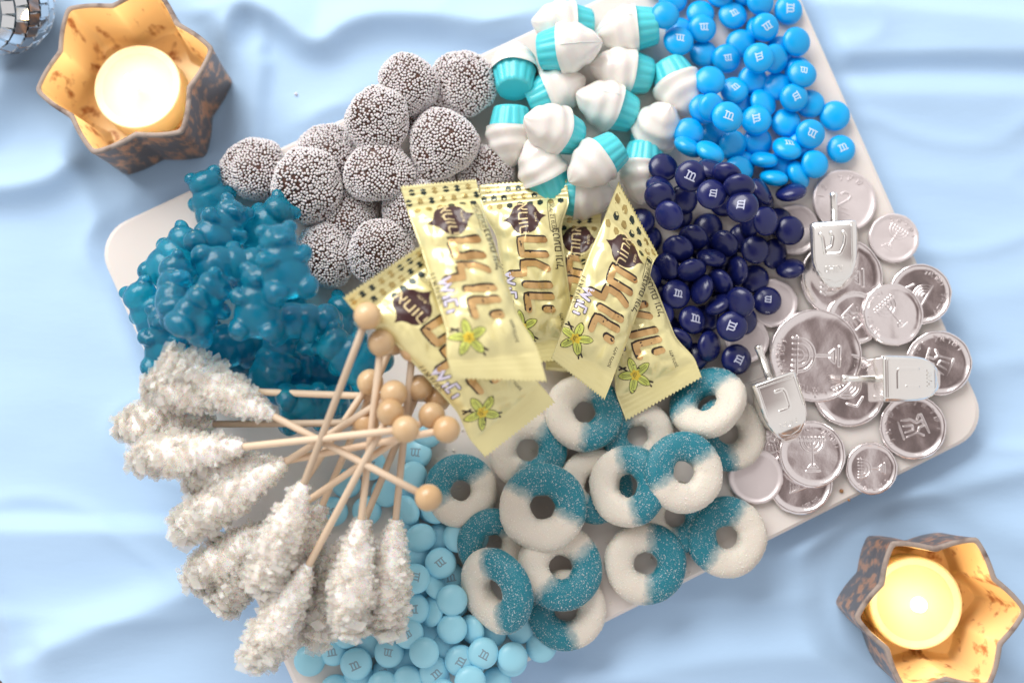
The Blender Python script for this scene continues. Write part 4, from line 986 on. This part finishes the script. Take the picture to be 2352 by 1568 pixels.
# ================================================================== STAR CANDLE HOLDERS
def star(th, Rt, Rv, a0):
    t = abs((((th - a0) / (PI / 3)) % 1.0) - 0.5) * 2; return Rv + (Rt - Rv) * (t ** 1.3) - 0.012 * Rt * max(0, (t - 0.95) / 0.05) ** 2
def star_holder(x, y, a0, Rt, h, taper, tilt, label):
    n = 192; th = [2 * PI * k_ / n for k_ in range(n)]; Rv = Rt * 0.785
    ring = lambda s_, z, d=0: [((star(t, Rt, Rv, a0) * s_ + d) * math.cos(t), (star(t, Rt, Rv, a0) * s_ + d) * math.sin(t), z) for t in th]
    def skin(rings, close_bottom=False, flip=False):
        v = [p for r_ in rings for p in r_]; f = []
        for i in range(len(rings) - 1):
            for k_ in range(n): f.append((i * n + k_, i * n + (k_ + 1) % n, (i + 1) * n + (k_ + 1) % n, (i + 1) * n + k_))
        if close_bottom: f.append(tuple(range(n)))
        return v, [tuple(reversed(q)) for q in f] if flip else f
    rot = raxis(R(tilt[0]), R(tilt[1])); e = empty('star_candle_holder', (x, y, 0), rot); tag(e, label, 'candle holder', 'star shaped candle holders')
    w = 2.5
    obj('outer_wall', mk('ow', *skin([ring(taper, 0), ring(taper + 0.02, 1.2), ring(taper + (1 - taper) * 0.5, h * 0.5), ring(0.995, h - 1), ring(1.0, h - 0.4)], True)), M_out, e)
    obj('rim', mk('rim', *skin([ring(1.0, h - 0.4), ring(0.995, h + 0.35), ring(1.0, h + 0.7, -0.8), ring(1.0, h + 0.6, -2.4), ring(1.0, h - 0.2, -w)])), M_rim, e)
    obj('gilded_lining', mk('in', *skin([ring(1.0, h - 0.2, -w), ring((1 + taper) / 2, h * 0.5, -w), ring(taper + 0.02, 6.0, -w - 0.3), ring(taper, 4.0, -w - 2.5)])), M_in, e)
    fl = ring(taper, 4.0, -w - 2.5); obj('floor', mk('fl', fl + [(0, 0, 3.6)], [(k_, (k_ + 1) % n, n) for k_ in range(n)]), M_in, e)
    return e, rot
def tea_light(e_loc, rot, off, label):
    loc = Vector(e_loc) + rot @ Vector(off)
    e = empty('tea_light', loc, rot); tag(e, label, 'candle', 'lit tea lights')
    v, f = lathe([(0.01, 0), (20.3, 0), (20.9, 0.6), (20.9, 14.2), (20.7, 15.0), (20.2, 15.3), (19.2, 14.9), (17.0, 14.2)], 64); obj('wax_body', mk('wax', v, f), M_wax, e)
    v, f = lathe([(17.0, 14.2), (14, 13.95), (7, 13.8), (2, 13.9), (0.01, 14.0)], 48); obj('wax_pool', mk('pool', v, f), M_pool, e)
    v, f = lathe([(0.01, 13), (0.6, 13), (0.55, 17.5), (0.3, 18), (0.01, 18)], 10); obj('wick', mk('wick', v, f), M_wick, e)
    v, f = lathe([(0.01, 16.0), (2.0, 17.0), (3.4, 19.5), (3.2, 22.5), (1.5, 26), (0.5, 29), (0.01, 30)], 20); obj('flame', mk('flame', v, f), M_flame, e)
    d = bpy.data.lights.new('candle_glow', 'POINT'); d.energy = 0.030; d.color = (1.0, 0.70, 0.34); d.shadow_soft_size = 0.006
    lo = bpy.data.objects.new('candle_glow', d); COL.objects.link(lo); lo.parent = e; lo.location = (0, 0, 0.036)
for (HZ, rc, a0, Rpx, tlt, tl_off, lab, lab2) in ((39, (286, 160), 13, 212, (40, -4.0), (316, 200), 'bronze mercury glass star candle holder at the upper left', 'lit cream tea light in the upper left star holder'),
                                 (50, (2160, 1409), 3, 196, (110, -4.0), (2081, 1379), 'bronze mercury glass star candle holder cut off at the lower right', 'lit cream tea light in the lower right star holder')):
    rot = raxis(R(tlt[0]), R(tlt[1]))
    rx, ry = at(*rc, HZ); top = rot @ Vector((0, 0, HZ)); x, y = rx - top.x, ry - top.y
    Rt = np.linalg.norm(np.array(at(rc[0] + Rpx, rc[1], HZ)) - np.array((rx, ry)))
    e, rot = star_holder(x, y, R(a0) , Rt, HZ, 0.93, tlt, lab)
    tx, ty = at(*tl_off, 19); lim = np.array((tx - x, ty - y)); 
    d_ = rot.inverted() @ Vector((tx - x, ty - y, 19)); 
    dl_ = math.hypot(d_.x, d_.y); k_ = min(1.0, 2.3 / dl_); tea_light((x, y, 0), rot, (d_.x * k_, d_.y * k_, 4.4), lab2)

# ================================================================== MIRROR BALL
mx, my = DISCO; mr = 23.5
e = empty('mirror_ball', (mx, my, mr + 0.5), Matrix.Rotation(R(28), 3, 'X') @ Matrix.Rotation(R(-24), 3, 'Y')); tag(e, 'small mirror ball cut off at the top left corner', 'mirror ball')
v, f = ico(4); obj('ball_core', mk('mcore', v * (mr - 0.9), f), M_dark_core, e)
rows = 12
for i in range(rows):
    la = -PI / 2 + PI * (i + 0.5) / rows; n = max(3, int(round(2 * PI * mr * math.cos(la) / 6.4))); wdt = 2 * PI * mr * math.cos(la) / n; h2 = PI * mr / rows * 0.44
    b = wdt * 0.44; tv_ = [(x * b * (1 - 0.06 * z), y * h2, z * 0.7) for z in (-1, 1) for x, y in ((-1, -1), (1, -1), (1, 1), (-1, 1))]
    tm = mk('tile', tv_, [(3, 2, 1, 0), (4, 5, 6, 7), (0, 1, 5, 4), (1, 2, 6, 5), (2, 3, 7, 6), (3, 0, 4, 7)], False); tm.materials.append(M_mirror)
    for k_ in range(n):
        lo_ = 2 * PI * (k_ + 0.5 * (i % 2)) / n; d = Vector((math.cos(la) * math.cos(lo_), math.cos(la) * math.sin(lo_), math.sin(la))); up = Vector((-math.sin(la) * math.cos(lo_), -math.sin(la) * math.sin(lo_), math.cos(la))); rt = up.cross(d)
        m3 = Matrix((rt, up, d)).transposed() @ raxis(random.uniform(0, 6.28), R(random.uniform(0, 2.0))); obj('mirror_tile', tm, None, e, d * (mr - 0.2), m3)

# ================================================================== LOOSE CRUMBS
cv_, cf_ = ico(2)
for i, (px, py, r_, lab) in enumerate(((1932, 1127, 0.9, 'tiny brown crumb on the lower board edge below the coins'), (1949, 1148, 0.6, 'tiniest brown crumb by the lower board edge'), (1758, 1015, 0.8, 'small brown crumb beneath the nun dreidel'))):
    x, y = at(px, py, BOARD_Z); v = [tuple(np.array(p) * r_ * (1 + 0.4 * mnoise.noise(Vector(p) * 2 + Vector((i, 0, 0))))) for p in cv_]
    tag(obj('crumb', mk('crumb', v, cf_), M_crumb, None, (x, y, BOARD_Z + r_ * 0.7)), lab, 'crumb')
x, y = at(681, 218, 0); tag(obj('sugar_bead', mk('sb', cv_ * 0.85, cf_), M_nonp, None, (x, y, 1.2)), 'single white sugar bead fallen on the cloth', 'sugar bead')

# sugar shed by the rings and the rock candy, lying on the bare board
sg = []
for k_ in range(420):
    px, py = random.choice(((random.gauss(1350, 260), random.gauss(1180, 170)), (random.gauss(900, 170), random.gauss(1130, 130)), (random.gauss(600, 200), random.gauss(1150, 200))))
    x, y = at(px, py, BOARD_Z); iy, ix = cells(np.array([x]), np.array([y]))
    if HM[iy[0], ix[0]] != BOARD_Z: continue
    r_ = random.uniform(0.18, 0.45); sg.append((rand_rot() * r_, (x, y, BOARD_Z + r_ * 0.6)))
cube_v = [(a, b, c) for a in (-1, 1) for b in (-1, 1) for c in (-1, 1)]; cube_f = [(0, 1, 3, 2), (4, 6, 7, 5), (0, 4, 5, 1), (2, 3, 7, 6), (0, 2, 6, 4), (1, 5, 7, 3)]
if sg: tag(obj('loose_sugar', mk('loose_sugar', *scatter(cube_v, cube_f, sg), False), M_sugarw), 'loose white sugar grains scattered on the bare board', 'sugar', kind='stuff')
